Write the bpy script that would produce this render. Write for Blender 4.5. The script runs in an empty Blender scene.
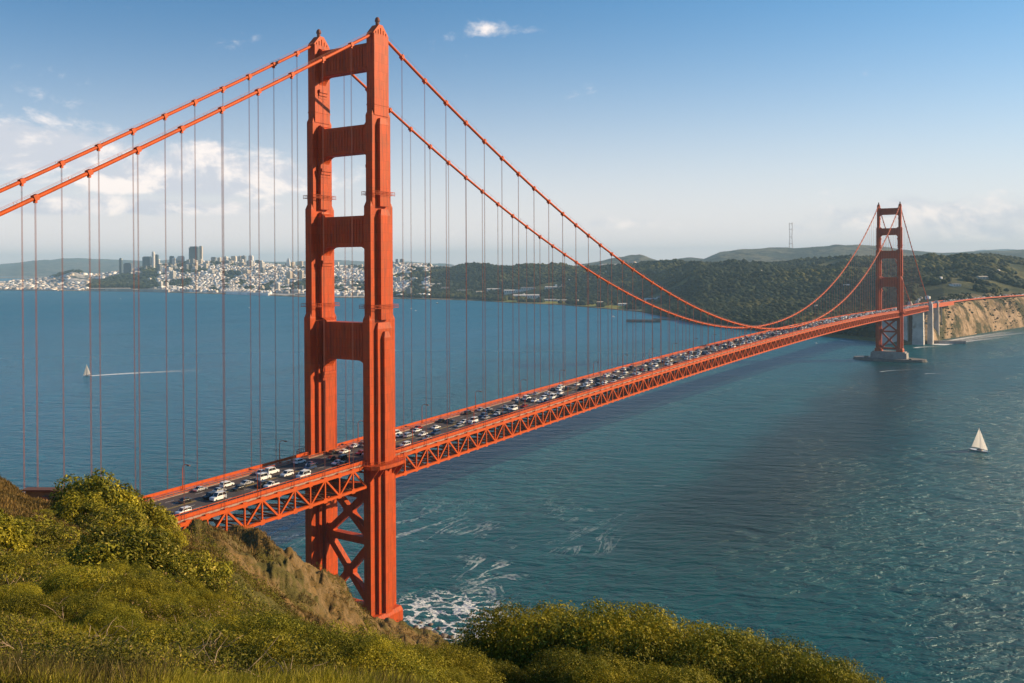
import bpy, math, random
import numpy as np
from mathutils import Matrix, Vector
random.seed(7); RNG = np.random.default_rng(7)
S = bpy.context.scene
COL = S.collection
R = math.radians

# ---------------------------------------------------------------- camera
CAM = np.array([211.98, -270.64, 141.75]); YAW, PITCH, ROLL, F = -0.6503, -0.0084, -0.0056, 933.1
fw = Vector((math.sin(YAW)*math.cos(PITCH), math.cos(YAW)*math.cos(PITCH), math.sin(PITCH)))
rt = Vector((math.cos(YAW), -math.sin(YAW), 0)); up = rt.cross(fw)
r2 = rt*math.cos(ROLL)+up*math.sin(ROLL); u2 = -rt*math.sin(ROLL)+up*math.cos(ROLL)
cd = bpy.data.cameras.new('camera'); cam = bpy.data.objects.new('camera', cd); COL.objects.link(cam)
M = Matrix.Identity(4)
for i in range(3):
    M[i][0] = r2[i]; M[i][1] = u2[i]; M[i][2] = -fw[i]; M[i][3] = CAM[i]
cam.matrix_world = M
cd.sensor_width = 36; cd.lens = F/1024*36; cd.shift_x = 150.04/1024; cd.shift_y = -67.52/1024
cd.clip_start = 0.5; cd.clip_end = 120000
S.camera = cam
# ---------------------------------------------------------------- light
SUN_AZ = R(42)      # from +X (west) towards +Y (south)
SUN_EL = R(22)
sd = Vector((math.cos(SUN_AZ)*math.cos(SUN_EL), math.sin(SUN_AZ)*math.cos(SUN_EL), math.sin(SUN_EL)))
sl = bpy.data.lights.new('sun', 'SUN'); sl.energy = 5.0; sl.angle = R(0.53); sl.color = (1.0, 0.74, 0.44)
so = bpy.data.objects.new('sun', sl); COL.objects.link(so); so.rotation_euler = sd.to_track_quat('Z', 'Y').to_euler()
so.location = (800, 600, 600)
W = bpy.data.worlds.new('World'); S.world = W; W.use_nodes = True
S.view_settings.view_transform = 'Standard'; S.view_settings.look = 'None'
S.view_settings.exposure = 0.64; S.view_settings.gamma = 1.0; S.view_settings.use_curve_mapping = False
SKY_STRENGTH = 0.056
S.cycles.max_bounces = 6; S.cycles.volume_bounces = 0; S.cycles.transparent_max_bounces = 8
S.cycles.use_denoising = True

class NT:
    """small helper round a node tree"""
    def __init__(s, t): s.t = t; t.nodes.clear()
    def n(s, typ, **k):
        o = s.t.nodes.new(typ)
        for a, b in k.items():
            if a in ('inp',): 
                for q, v in b.items():
                    o.inputs[q].default_value = v
            else: setattr(o, a, b)
        return o
    def l(s, a, b): s.t.links.new(a, b)
    def val(s, sock, v):
        if isinstance(v, (int, float)): sock.default_value = v
        elif isinstance(v, (tuple, list)): sock.default_value = v
        else: s.l(v, sock)
    def mapt(s, vec, scale, rz):
        o = s.n('ShaderNodeMapping', vector_type='TEXTURE'); s.l(vec, o.inputs[0]); o.inputs[2].default_value = (0, 0, rz); o.inputs[3].default_value = scale; return o.outputs[0]
    def m(s, op, a, b=None, c=None, clamp=False):
        o = s.t.nodes.new('ShaderNodeMath'); o.operation = op; o.use_clamp = clamp
        for i, v in enumerate((a, b, c)):
            if v is not None: s.val(o.inputs[i], v)
        return o.outputs[0]
    def mix(s, f, a, b, mode='MIX'):
        o = s.t.nodes.new('ShaderNodeMix'); o.data_type = 'RGBA'; o.blend_type = mode
        s.val(o.inputs[0], f)
        for i, v in ((6, a), (7, b)):
            if isinstance(v, (tuple, list)): v = tuple(v)+((1,) if len(v) == 3 else ())
            s.val(o.inputs[i], v)
        return o.outputs[2]
    def noise(s, vec, scale, detail=4, rough=.55, dist=0):
        o = s.n('ShaderNodeTexNoise', inp={'Scale': scale, 'Detail': detail, 'Roughness': rough, 'Distortion': dist})
        if vec is not None: s.l(vec, o.inputs['Vector'])
        return o.outputs[0]
    def ramp(s, v, lo, hi):
        o = s.n('ShaderNodeMapRange'); o.clamp = True; o.interpolation_type = 'SMOOTHSTEP'
        s.val(o.inputs[0], v); s.val(o.inputs[1], lo); s.val(o.inputs[2], hi); return o.outputs[0]
    def mapv(s, vec, scale=(1,1,1), rot=(0,0,0), loc=(0,0,0)):
        o = s.n('ShaderNodeMapping'); s.l(vec, o.inputs[0]); o.inputs[1].default_value = loc
        o.inputs[2].default_value = rot; o.inputs[3].default_value = scale; return o.outputs[0]

def yh(px): return 268.2-0.0056*px
def azim(px): return YAW+math.atan((px-362)/F)
# sky + clouds
t = NT(W.node_tree)
sky = t.n('ShaderNodeTexSky', sky_type='NISHITA', sun_disc=False, sun_elevation=SUN_EL)
sky.sun_rotation = math.atan2(sd.x, sd.y)
sky.altitude = 100; sky.air_density = 1.0; sky.dust_density = 0.6; sky.ozone_density = 1.0
tc = t.n('ShaderNodeTexCoord'); sep = t.n('ShaderNodeSeparateXYZ'); t.l(tc.outputs['Generated'], sep.inputs[0])
az = t.m('ARCTAN2', sep.outputs[0], sep.outputs[1]); el = t.m('ARCSINE', sep.outputs[2])
cv = t.n('ShaderNodeCombineXYZ'); t.l(az, cv.inputs[0]); t.l(t.m('MULTIPLY', el, 1.7), cv.inputs[1])
n1 = t.noise(cv.outputs[0], 11, 8, .6, .3)
n2 = t.noise(t.mapv(cv.outputs[0], loc=(.013, -.02, 0)), 11, 8, .6, .3)
tot = None
def blob(px, py, wx, wy, amp):
    a0 = azim(px); e0 = math.atan((yh(px)-py)/F*math.cos(a0-YAW))
    da = t.m('DIVIDE', t.m('SUBTRACT', az, a0), wx/F); de = t.m('DIVIDE', t.m('SUBTRACT', el, e0), wy/F)
    # flat bases: the lower side falls off faster
    de = t.m('MULTIPLY', de, t.m('ADD', 1.0, t.m('MULTIPLY', t.m('LESS_THAN', de, 0), .5)))
    q = t.m('ADD', t.m('MULTIPLY', da, da), t.m('MULTIPLY', de, de))
    return t.m('MULTIPLY', t.m('POWER', 2.718, t.m('MULTIPLY', q, -1.0)), amp)
for b in ((215, 180, 120, 26, 1.5), (200, 160, 50, 18, 1.35), (150, 185, 90, 16, 1.2), (15, 150, 120, 30, 1.5), (105, 208, 160, 11, 1.35), (500, 31, 42, 10, .70),
          (285, 185, 60, 18, 1.3), (950, 218, 150, 22, .85), (1010, 232, 90, 18, .8), (620, 225, 160, 14, .42), (-120, 120, 100, 50, .8), (1250, 180, 150, 40, .7)):
    o = blob(*b); tot = o if tot is None else t.m('MAXIMUM', tot, o)
n3 = t.noise(cv.outputs[0], 34, 6, .62, .2)
dens = t.m('ADD', t.m('ADD', t.m('MULTIPLY', t.m('SUBTRACT', n1, .5), 1.7), t.m('MULTIPLY', t.m('SUBTRACT', n3, .5), 1.2)), tot)
fac = t.m('MULTIPLY', t.ramp(dens, .30, .95), .9)
fac = t.m('MULTIPLY', fac, t.ramp(el, -.01, .04))
lit = t.ramp(t.m('ADD', t.m('SUBTRACT', n1, n2), t.m('MULTIPLY', t.m('SUBTRACT', n1, .5), .6)), -.10, .16)
ccol = t.mix(lit, (8.2, 8.4, 9.2), (14.0, 12.5, 11.6))
# pale moist band near the horizon
hz = t.m('POWER', 2.718, t.m('MULTIPLY', t.m('POWER', t.m('DIVIDE', t.m('ABSOLUTE', el), .14), 1.6), -1.0))
tint = t.mix(1.0, sky.outputs[0], (.36, 1.04, 1.50), 'MULTIPLY')
base = t.mix(t.m('MULTIPLY', hz, .92), tint, (13.4, 11.6, 11.2))
skyc = t.mix(fac, base, ccol)
bg = t.n('ShaderNodeBackground'); bg.inputs[1].default_value = SKY_STRENGTH; t.l(skyc, bg.inputs[0])
t.l(bg.outputs[0], t.n('ShaderNodeOutputWorld').inputs[0])

# ---------------------------------------------------------------- materials
def mat(name, col, rough=.6, metal=0, spec=.5, noise=None, bump=None, island=0, rnd=0, extra=None):
    m = bpy.data.materials.new(name); m.use_nodes = True; t = NT(m.node_tree)
    b = t.n('ShaderNodeBsdfPrincipled'); o = t.n('ShaderNodeOutputMaterial'); t.l(b.outputs[0], o.inputs[0])
    b.inputs['Roughness'].default_value = rough; b.inputs['Metallic'].default_value = metal
    b.inputs['Specular IOR Level'].default_value = spec
    g = t.n('ShaderNodeNewGeometry'); c = tuple(col)+(1,)
    if noise:
        for (sc, c2, lo, hi) in noise:
            c = t.mix(t.ramp(t.noise(g.outputs['Position'], sc, 5, .6), lo, hi), c, c2)
    if island:
        c = t.mix(1.0, c, t.n('ShaderNodeCombineColor').outputs[0], 'MULTIPLY') if False else c
        v = t.m('ADD', t.m('MULTIPLY', g.outputs['Random Per Island'], island), 1-island/2)
        cc = t.n('ShaderNodeCombineColor'); [t.l(v, cc.inputs[i]) for i in range(3)]
        c = t.mix(1.0, c, cc.outputs[0], 'MULTIPLY')
    if rnd:
        oi = t.n('ShaderNodeObjectInfo'); v = t.m('ADD', t.m('MULTIPLY', oi.outputs['Random'], rnd), 1-rnd/2)
        cc = t.n('ShaderNodeCombineColor'); [t.l(v, cc.inputs[i]) for i in range(3)]
        c = t.mix(1.0, c, cc.outputs[0], 'MULTIPLY')
    t.val(b.inputs['Base Color'], c)
    if bump:
        bp = t.n('ShaderNodeBump'); bp.inputs['Strength'].default_value = bump[1]; bp.inputs['Distance'].default_value = bump[2]
        t.l(t.noise(g.outputs['Position'], bump[0], 5, .6), bp.inputs['Height']); t.l(bp.outputs[0], b.inputs['Normal'])
    if extra: extra(t, b, g, c)
    return m
def paint_extra(t, b, g, c):
    # riveted plates: thin seams and plate to plate tone, streaks of weathering
    sp = t.n('ShaderNodeSeparateXYZ'); t.l(g.outputs['Position'], sp.inputs[0])
    q = t.n('ShaderNodeCombineXYZ'); t.l(t.m('ADD', sp.outputs[0], sp.outputs[1]), q.inputs[0]); t.l(sp.outputs[2], q.inputs[1])
    br = t.n('ShaderNodeTexBrick', inp={'Scale': 1.0, 'Mortar Size': .05, 'Brick Width': 2.1, 'Row Height': 3.2})
    br.inputs['Color1'].default_value = (.88, .88, .88, 1); br.inputs['Color2'].default_value = (1.08, 1.08, 1.08, 1); br.inputs['Mortar'].default_value = (.62, .6, .6, 1)
    t.l(q.outputs[0], br.inputs['Vector'])
    st = t.noise(t.mapv(g.outputs['Position'], (1.2, 1.2, .07)), 1, 5, .65)
    c2 = t.mix(t.ramp(st, .46, .68), c, (.27, .045, .014))
    c3 = t.mix(.8, c2, br.outputs[0], 'MULTIPLY')
    t.l(c3, b.inputs['Base Color'])
ORANGE = mat('orange_paint', (.49, .062, .005), .55, spec=.2, noise=[(.25, (.40, .068, .012), .4, .7)], extra=paint_extra)
ORANGE2 = mat('orange_paint_plain', (.53, .078, .007), .55, spec=.2, noise=[(.3, (.38, .07, .016), .45, .75)])
ROPE = mat('suspender_rope_paint', (.46, .17, .105), .6)
ASPH = mat('asphalt', (.055, .045, .045), .85, noise=[(.15, (.085, .065, .06), .4, .7), (1.5, (.035, .03, .03), .55, .8)])
WHITE = mat('white_marking', (.62, .60, .55), .7, noise=[(1.2, (.2, .18, .17), .5, .75)])
YELLOW = mat('yellow_marking', (.55, .38, .06), .7)
WALK = mat('sidewalk_concrete', (.36, .25, .19), .85, noise=[(.5, (.25, .16, .12), .4, .7)])
CONC = mat('weathered_concrete', (.36, .33, .30), .85, noise=[(.05, (.26, .23, .21), .35, .65), (.35, (.42, .39, .35), .45, .8)], bump=(.2, .5, .6))
CONCD = mat('dark_wet_concrete', (.12, .11, .10), .7, noise=[(.2, (.2, .18, .15), .4, .7)])
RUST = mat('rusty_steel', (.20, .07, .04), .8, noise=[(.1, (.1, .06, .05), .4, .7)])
GLASS = mat('dark_window_glass', (.012, .014, .018), .08, spec=.8)
TYRE = mat('tyre_rubber', (.015, .015, .015), .8)
CARP = {n: mat(n+'_car_paint', c, .25, metal=mt) for n, c, mt in (('white', (.78, .78, .76), 0), ('silver', (.45, .46, .48), .4), ('black', (.012, .012, .014), 0),
        ('red', (.32, .02, .015), 0), ('blue', (.03, .06, .14), 0), ('grey', (.12, .12, .125), .3))}
HULLW = mat('white_hull', (.78, .77, .74), .3); WOOD = mat('dark_wood', (.10, .06, .04), .6)
def leafmat(name, c1, c2, c3, sc=1.0, isl=.65, trans=.22):
    m = bpy.data.materials.new(name); m.use_nodes = True; t = NT(m.node_tree)
    g = t.n('ShaderNodeNewGeometry'); oi = t.n('ShaderNodeObjectInfo')
    c = t.mix(t.ramp(t.noise(g.outputs['Position'], .7*sc, 4, .6), .35, .68), c1, c2)
    c = t.mix(t.m('MULTIPLY', t.ramp(t.noise(g.outputs['Position'], .16*sc, 3, .6), .48, .60), .75), c, tuple(a*.55 for a in c2))
    c = t.mix(t.m('MULTIPLY', t.ramp(g.outputs['Random Per Island'], .82, 1.0), .7), c, c3)
    v = t.m('MULTIPLY', t.m('ADD', t.m('MULTIPLY', g.outputs['Random Per Island'], isl), 1-isl/2), t.m('ADD', t.m('MULTIPLY', oi.outputs['Random'], .6), .70))
    cc = t.n('ShaderNodeCombineColor'); [t.l(v, cc.inputs[i]) for i in range(3)]
    c = t.mix(1.0, c, cc.outputs[0], 'MULTIPLY')
    b = t.n('ShaderNodeBsdfPrincipled'); b.inputs['Roughness'].default_value = .6; b.inputs['Specular IOR Level'].default_value = .12; t.l(c, b.inputs['Base Color'])
    tr = t.n('ShaderNodeBsdfTranslucent'); t.l(c, tr.inputs[0]); ms = t.n('ShaderNodeMixShader'); ms.inputs[0].default_value = trans
    t.l(b.outputs[0], ms.inputs[1]); t.l(tr.outputs[0], ms.inputs[2]); t.l(ms.outputs[0], t.n('ShaderNodeOutputMaterial').inputs[0])
    return m
LEAF = leafmat('shrub_leaves', (.32, .265, .016), (.13, .14, .012), (.40, .32, .04))
LEAF2 = leafmat('ground_cover_leaves', (.31, .265, .020), (.12, .125, .013), (.38, .28, .06))
GRASSM = leafmat('grass_blades', (.36, .31, .026), (.14, .145, .016), (.46, .34, .09), .5)
DRYG = leafmat('dry_grass_blades', (.22, .16, .05), (.15, .125, .035), (.33, .24, .10), .3)
SAIL = leafmat('sailcloth', (.92, .90, .86), (.88, .85, .80), (.92, .90, .86), .05, 0, .5)
TWIG = mat('dead_twigs', (.30, .21, .13), .8)
BARK = mat('bark', (.09, .06, .04), .9)

# ---------------------------------------------------------------- numpy noise + mesh helpers
def _h(ix, iy, s):
    n = (ix.astype(np.int64)*374761393+iy.astype(np.int64)*668265263+s*974634777) & 0x7fffffff
    n = ((n ^ (n >> 13))*1274126177) & 0x7fffffff
    return ((n ^ (n >> 16)) & 0xffff)/65535.0
def vn(x, y, s=0):
    ix = np.floor(x); iy = np.floor(y); fx = x-ix; fy = y-iy
    fx = fx*fx*fx*(fx*(fx*6-15)+10); fy = fy*fy*fy*(fy*(fy*6-15)+10)
    a = _h(ix, iy, s); b = _h(ix+1, iy, s); c = _h(ix, iy+1, s); d = _h(ix+1, iy+1, s)
    return (a*(1-fx)+b*fx)*(1-fy)+(c*(1-fx)+d*fx)*fy*1.0
def fbm(x, y, s=0, o=5, g=.5):
    r = 0; a = 1; tt = 0
    for i in range(o):
        r = r+a*(vn(x, y, s+i*17)-.5); tt += a; a *= g; x, y = x*2.03*.8-y*2.03*.6, x*2.03*.6+y*2.03*.8
    return r/tt*2
def ridged(x, y, s=0, o=4):
    r = 0; a = 1; tt = 0
    for i in range(o):
        r = r+a*(1-2*np.abs(vn(x, y, s+i*13)-.5)); tt += a; a *= .5; x, y = x*2.03*.8-y*2.03*.6, x*2.03*.6+y*2.03*.8
    return r/tt
def npmesh(name, V, Fc, mats, parent=None, smooth=False, midx=None, attr=None):
    V = np.asarray(V, np.float32); Fc = np.asarray(Fc, np.int32); k = Fc.shape[1]
    me = bpy.data.meshes.new(name); me.vertices.add(len(V)); me.vertices.foreach_set('co', V.ravel())
    me.loops.add(Fc.size); me.loops.foreach_set('vertex_index', Fc.ravel())
    me.polygons.add(len(Fc)); me.polygons.foreach_set('loop_start', np.arange(0, Fc.size, k, dtype=np.int32))
    me.polygons.foreach_set('loop_total', np.full(len(Fc), k, np.int32))
    if smooth: me.polygons.foreach_set('use_smooth', np.ones(len(Fc), bool))
    for m in (mats if isinstance(mats, (list, tuple)) else [mats]): me.materials.append(m)
    if midx is not None: me.polygons.foreach_set('material_index', np.asarray(midx, np.int32))
    me.update(calc_edges=True)
    if attr is not None:
        for an, av in attr.items():
            a = me.color_attributes.new(an, 'FLOAT_COLOR', 'POINT')
            buf = np.ones((len(V), 4), np.float32); buf[:, :av.shape[1]] = av; a.data.foreach_set('color', buf.ravel())
    o = bpy.data.objects.new(name, me); COL.objects.link(o)
    if parent: o.parent = parent
    return o
class MB:
    def __init__(s): s.v = []; s.f = []; s.mi = []
    def add(s, v, f, mi=0):
        n = len(s.v); s.v += [tuple(p) for p in v]; s.f += [tuple(i+n for i in q) for q in f]; s.mi += [mi]*len(f)
    def box(s, x0, x1, y0, y1, z0, z1, mi=0, tx=0, ty=0):
        s.add([(x0, y0, z0), (x1, y0, z0), (x1, y1, z0), (x0, y1, z0), (x0+tx, y0+ty, z1), (x1-tx, y0+ty, z1), (x1-tx, y1-ty, z1), (x0+tx, y1-ty, z1)],
              [(0, 3, 2, 1), (4, 5, 6, 7), (0, 1, 5, 4), (1, 2, 6, 5), (2, 3, 7, 6), (3, 0, 4, 7)], mi)
    def beam(s, p, q, w, h, mi=0, ref=(0, 0, 1)):
        p = Vector(p); q = Vector(q); d = (q-p).normalized(); ref = Vector(ref)
        if abs(d.dot(ref)) > .98: ref = Vector((1, 0, 0))
        a = d.cross(ref).normalized()*w/2; b = a.cross(d).normalized()*h/2
        v = [p-a-b, p+a-b, p+a+b, p-a+b, q-a-b, q+a-b, q+a+b, q-a+b]
        s.add(v, [(0, 3, 2, 1), (4, 5, 6, 7), (0, 1, 5, 4), (1, 2, 6, 5), (2, 3, 7, 6), (3, 0, 4, 7)], mi)
    def tube(s, pts, r, n=6, mi=0):
        pts = [Vector(p) for p in pts]; rr = r if isinstance(r, (list, tuple)) else [r]*len(pts); b0 = len(s.v); vs = []
        for i, p in enumerate(pts):
            d = (pts[min(i+1, len(pts)-1)]-pts[max(i-1, 0)]).normalized()
            ref = Vector((0, 0, 1)) if abs(d.z) < .9 else Vector((1, 0, 0))
            a = d.cross(ref).normalized(); b = a.cross(d)
            for k in range(n):
                an = 2*math.pi*k/n; vs.append(p+(a*math.cos(an)+b*math.sin(an))*rr[i])
        fs = [(i*n+k, i*n+(k+1) % n, (i+1)*n+(k+1) % n, (i+1)*n+k) for i in range(len(pts)-1) for k in range(n)]
        fs += [tuple(range(n))[::-1], tuple((len(pts)-1)*n+k for k in range(n))]
        s.add(vs, fs, mi)
    def prism(s, poly, y0, y1, axis='y', mi=0):
        n = len(poly)
        if axis == 'y': v = [(a, y0, b) for a, b in poly]+[(a, y1, b) for a, b in poly]
        elif axis == 'x': v = [(y0, a, b) for a, b in poly]+[(y1, a, b) for a, b in poly]
        else: v = [(a, b, y0) for a, b in poly]+[(a, b, y1) for a, b in poly]
        s.add(v, [tuple(range(n)), tuple(range(2*n-1, n-1, -1))]+[(i, i+n, (i+1) % n+n, (i+1) % n) for i in range(n)], mi)
    def build(s, name, mats, parent=None, smooth=False, link=True):
        me = bpy.data.meshes.new(name); me.from_pydata(s.v, [], s.f)
        for m in (mats if isinstance(mats, (list, tuple)) else [mats]): me.materials.append(m)
        me.polygons.foreach_set('material_index', s.mi)
        import bmesh
        bm = bmesh.new(); bm.from_mesh(me); bmesh.ops.recalc_face_normals(bm, faces=bm.faces); bm.to_mesh(me); bm.free()
        if smooth:
            me.polygons.foreach_set('use_smooth', [True]*len(me.polygons))
        o = bpy.data.objects.new(name, me); COL.objects.link(o)
        if parent: o.parent = parent
        return o
def tag(o, label=None, cat=None, group=None, kind=None):
    if label: o['label'] = label
    if cat: o['category'] = cat
    if group: o['group'] = group
    if kind: o['kind'] = kind
    return o
def empty(name, loc=(0, 0, 0), rz=0):
    o = bpy.data.objects.new(name, None); o.empty_display_size = .5; o.location = loc; o.rotation_euler = (0, 0, rz); COL.objects.link(o); return o
CH = {}
def kids(o): return CH.setdefault(o.name, [c for c in bpy.data.objects if c.parent == o])
def dup(o, loc, rz=0, sc=None, parent=None):
    c = o.copy(); COL.objects.link(c); c.parent = parent
    for k in ('label',):
        if k in c and parent is None: del c[k]
    if parent is None:
        c.location = loc; c.rotation_euler = (0, 0, rz)
        if sc: c.scale = sc if isinstance(sc, tuple) else (sc,)*3
    for ch in kids(o): dup(ch, None, parent=c)
    return c
def wxy(px, D):
    tt = (px-362)/F
    return CAM[0]+D*(math.sin(YAW)+tt*math.cos(YAW)), CAM[1]+D*(math.cos(YAW)-tt*math.sin(YAW))
def zof(px, y, D): return CAM[2]-(y-yh(px))*D/F
def Dwater(px, y): return CAM[2]*F/(y-yh(px))

# ---------------------------------------------------------------- water
def make_water():
    m = bpy.data.materials.new('sea_water'); m.use_nodes = True; t = NT(m.node_tree)
    g = t.n('ShaderNodeNewGeometry'); P = g.outputs['Position']
    b = t.n('ShaderNodeBsdfPrincipled'); b.inputs['IOR'].default_value = 1.33; b.inputs['Specular IOR Level'].default_value = .30; b.inputs['Specular Tint'].default_value = (.42, .80, 1.0, 1)
    sp = t.n('ShaderNodeSeparateXYZ'); t.l(P, sp.inputs[0])
    big = t.noise(t.mapv(P, (1, .45, 1), (0, 0, .6)), .0035, 4, .55, .6)
    mid = t.noise(t.mapv(P, (1, .35, 1), (0, 0, .9)), .018, 4, .6, .8)
    depth = t.m('SQRT', t.m('ADD', t.m('POWER', t.m('SUBTRACT', sp.outputs[0], float(CAM[0])), 2), t.m('POWER', t.m('SUBTRACT', sp.outputs[1], float(CAM[1])), 2)))
    # strait water is greener, the bay beyond the bridge is bluer (sediment against deep clear water)
    bay = t.ramp(t.m('MULTIPLY', sp.outputs[0], -1), -160, 700)
    col = t.mix(bay, (.000, .074, .080), (.000, .135, .245))
    col = t.mix(t.ramp(big, .35, .7), col, t.mix(bay, (.001, .104, .108), (.000, .160, .280)))
    col = t.mix(t.m('MULTIPLY', t.ramp(mid, .45, .75), .5), col, t.mix(bay, (.000, .040, .046), (.000, .080, .155)))
    # bridge's shadow and reflection band along its west side, painted into the water colour
    bandx = t.m('ADD', sp.outputs[0], t.m('ADD', t.m('MULTIPLY', t.m('SUBTRACT', t.noise(P, .006, 4, .6), .5), 70), t.m('MULTIPLY', sp.outputs[1], .035)))
    shade_band = t.m('MULTIPLY', t.m('MULTIPLY', t.ramp(bandx, 5, 50), t.m('SUBTRACT', 1, t.ramp(bandx, 75, 150))), t.m('MULTIPLY', t.ramp(sp.outputs[1], 60, 320), t.m('SUBTRACT', 1, t.ramp(sp.outputs[1], 1150, 1350))))
    col = t.mix(t.m('MULTIPLY', shade_band, .85), col, (.002, .018, .018))
    # foam by the shore below the north tower
    cx_, cy_ = wxy(450, 372); ax = t.m('SUBTRACT', sp.outputs[0], cx_); ay = t.m('SUBTRACT', sp.outputs[1], cy_)
    fx = t.m('DIVIDE', t.m('ADD', t.m('MULTIPLY', ax, .796), t.m('MULTIPLY', ay, .605)), 42); fy = t.m('DIVIDE', t.m('ADD', t.m('MULTIPLY', ax, -.605), t.m('MULTIPLY', ay, .796)), 52)
    ff = t.m('SUBTRACT', 1, t.m('SQRT', t.m('ADD', t.m('MULTIPLY', fx, fx), t.m('MULTIPLY', fy, fy))))
    shore = t.m('MULTIPLY', t.ramp(ff, -.05, .75), 1)
    v1 = t.n('ShaderNodeTexVoronoi', feature='DISTANCE_TO_EDGE'); v1.inputs['Scale'].default_value = .13
    wv = t.n('ShaderNodeVectorMath', operation='ADD'); t.l(P, wv.inputs[0])
    nz = t.n('ShaderNodeTexNoise', inp={'Scale': .12, 'Detail': 5, 'Roughness': .65}); t.l(P, nz.inputs['Vector'])
    sc = t.n('ShaderNodeVectorMath', operation='SCALE'); sc.inputs[3].default_value = 14; t.l(nz.outputs['Color'], sc.inputs[0]); t.l(sc.outputs[0], wv.inputs[1])
    t.l(wv.outputs[0], v1.inputs['Vector'])
    lace = t.m('SUBTRACT', 1, t.ramp(v1.outputs['Distance'], 0, .16))
    fine = t.noise(P, .6, 5, .7)
    foam1 = t.m('MULTIPLY', t.ramp(t.m('ADD', t.m('MULTIPLY', lace, .75), t.m('ADD', t.m('MULTIPLY', shore, .8), t.m('MULTIPLY', t.m('SUBTRACT', fine, .5), .8))), .92, 1.35), t.ramp(shore, 0, .35))
    # drifting foam lines near the tower and scattered whitecaps
    rot = t.mapv(P, (1, .22, 1), (0, 0, -.12))
    ln = t.noise(rot, .045, 5, .6, 1.4)
    line = t.m('SUBTRACT', 1, t.ramp(t.m('ABSOLUTE', t.m('SUBTRACT', ln, .5)), .004, .026))
    zone = t.m('MULTIPLY', t.ramp(t.m('SUBTRACT', 600, depth), 0, 140), t.m('MULTIPLY', t.ramp(t.noise(P, .016, 3, .5), .45, .6), t.ramp(t.m('SUBTRACT', 50, sp.outputs[0]), 0, 60)))
    foam2 = t.m('MULTIPLY', t.m('MULTIPLY', line, zone), t.ramp(t.noise(P, .35, 3, .6), .34, .56))
    cap = t.noise(t.mapt(P, (4, 1, 1), R(34)), .3, 4, .6, .5)
    capz = t.noise(P, .012, 2, .5)
    foam3 = t.m('MULTIPLY', t.ramp(cap, .70, .76), t.ramp(capz, .45, .62))
    surf = t.m('MULTIPLY', 0, 1)
    foam = t.m('MAXIMUM', t.m('MAXIMUM', foam1, t.m('MULTIPLY', foam2, .8)), t.m('MULTIPLY', foam3, .8))
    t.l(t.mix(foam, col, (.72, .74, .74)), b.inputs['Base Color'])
    t.l(t.m('ADD', t.m('MULTIPLY', foam, .6), t.m('ADD', .23, t.m('MULTIPLY', t.ramp(depth, 400, 4000), .18))), b.inputs['Roughness'])
    # waves
    w1 = t.noise(t.mapt(P, (2.6, 1, 1), R(30)), .075, 3, .5, .7)
    w2 = t.noise(t.mapt(P, (2.2, 1, 1), R(48)), .24, 4, .6, .5)
    w3 = t.noise(t.mapt(P, (1.7, 1, 1), R(20)), .8, 4, .65)
    hgt = t.m('ADD', t.m('ADD', t.m('MULTIPLY', w1, 4.2), t.m('MULTIPLY', w2, 2.6)), t.m('MULTIPLY', w3, .7))
    gust = t.m('MULTIPLY', t.m('ADD', .55, t.m('MULTIPLY', t.ramp(big, .3, .7), .7)), 1.0)
    bp = t.n('ShaderNodeBump'); bp.inputs['Distance'].default_value = 1.7; t.l(t.m('MULTIPLY', gust, 1.0), bp.inputs['Strength']); t.l(hgt, bp.inputs['Height']); t.l(bp.outputs[0], b.inputs['Normal'])
    t.l(b.outputs[0], t.n('ShaderNodeOutputMaterial').inputs[0])
    v = [(-60000, -4000, 0), (60000, -4000, 0), (60000, 70000, 0), (-60000, 70000, 0)]
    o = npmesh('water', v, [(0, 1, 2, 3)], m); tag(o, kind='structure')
make_water()

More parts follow.
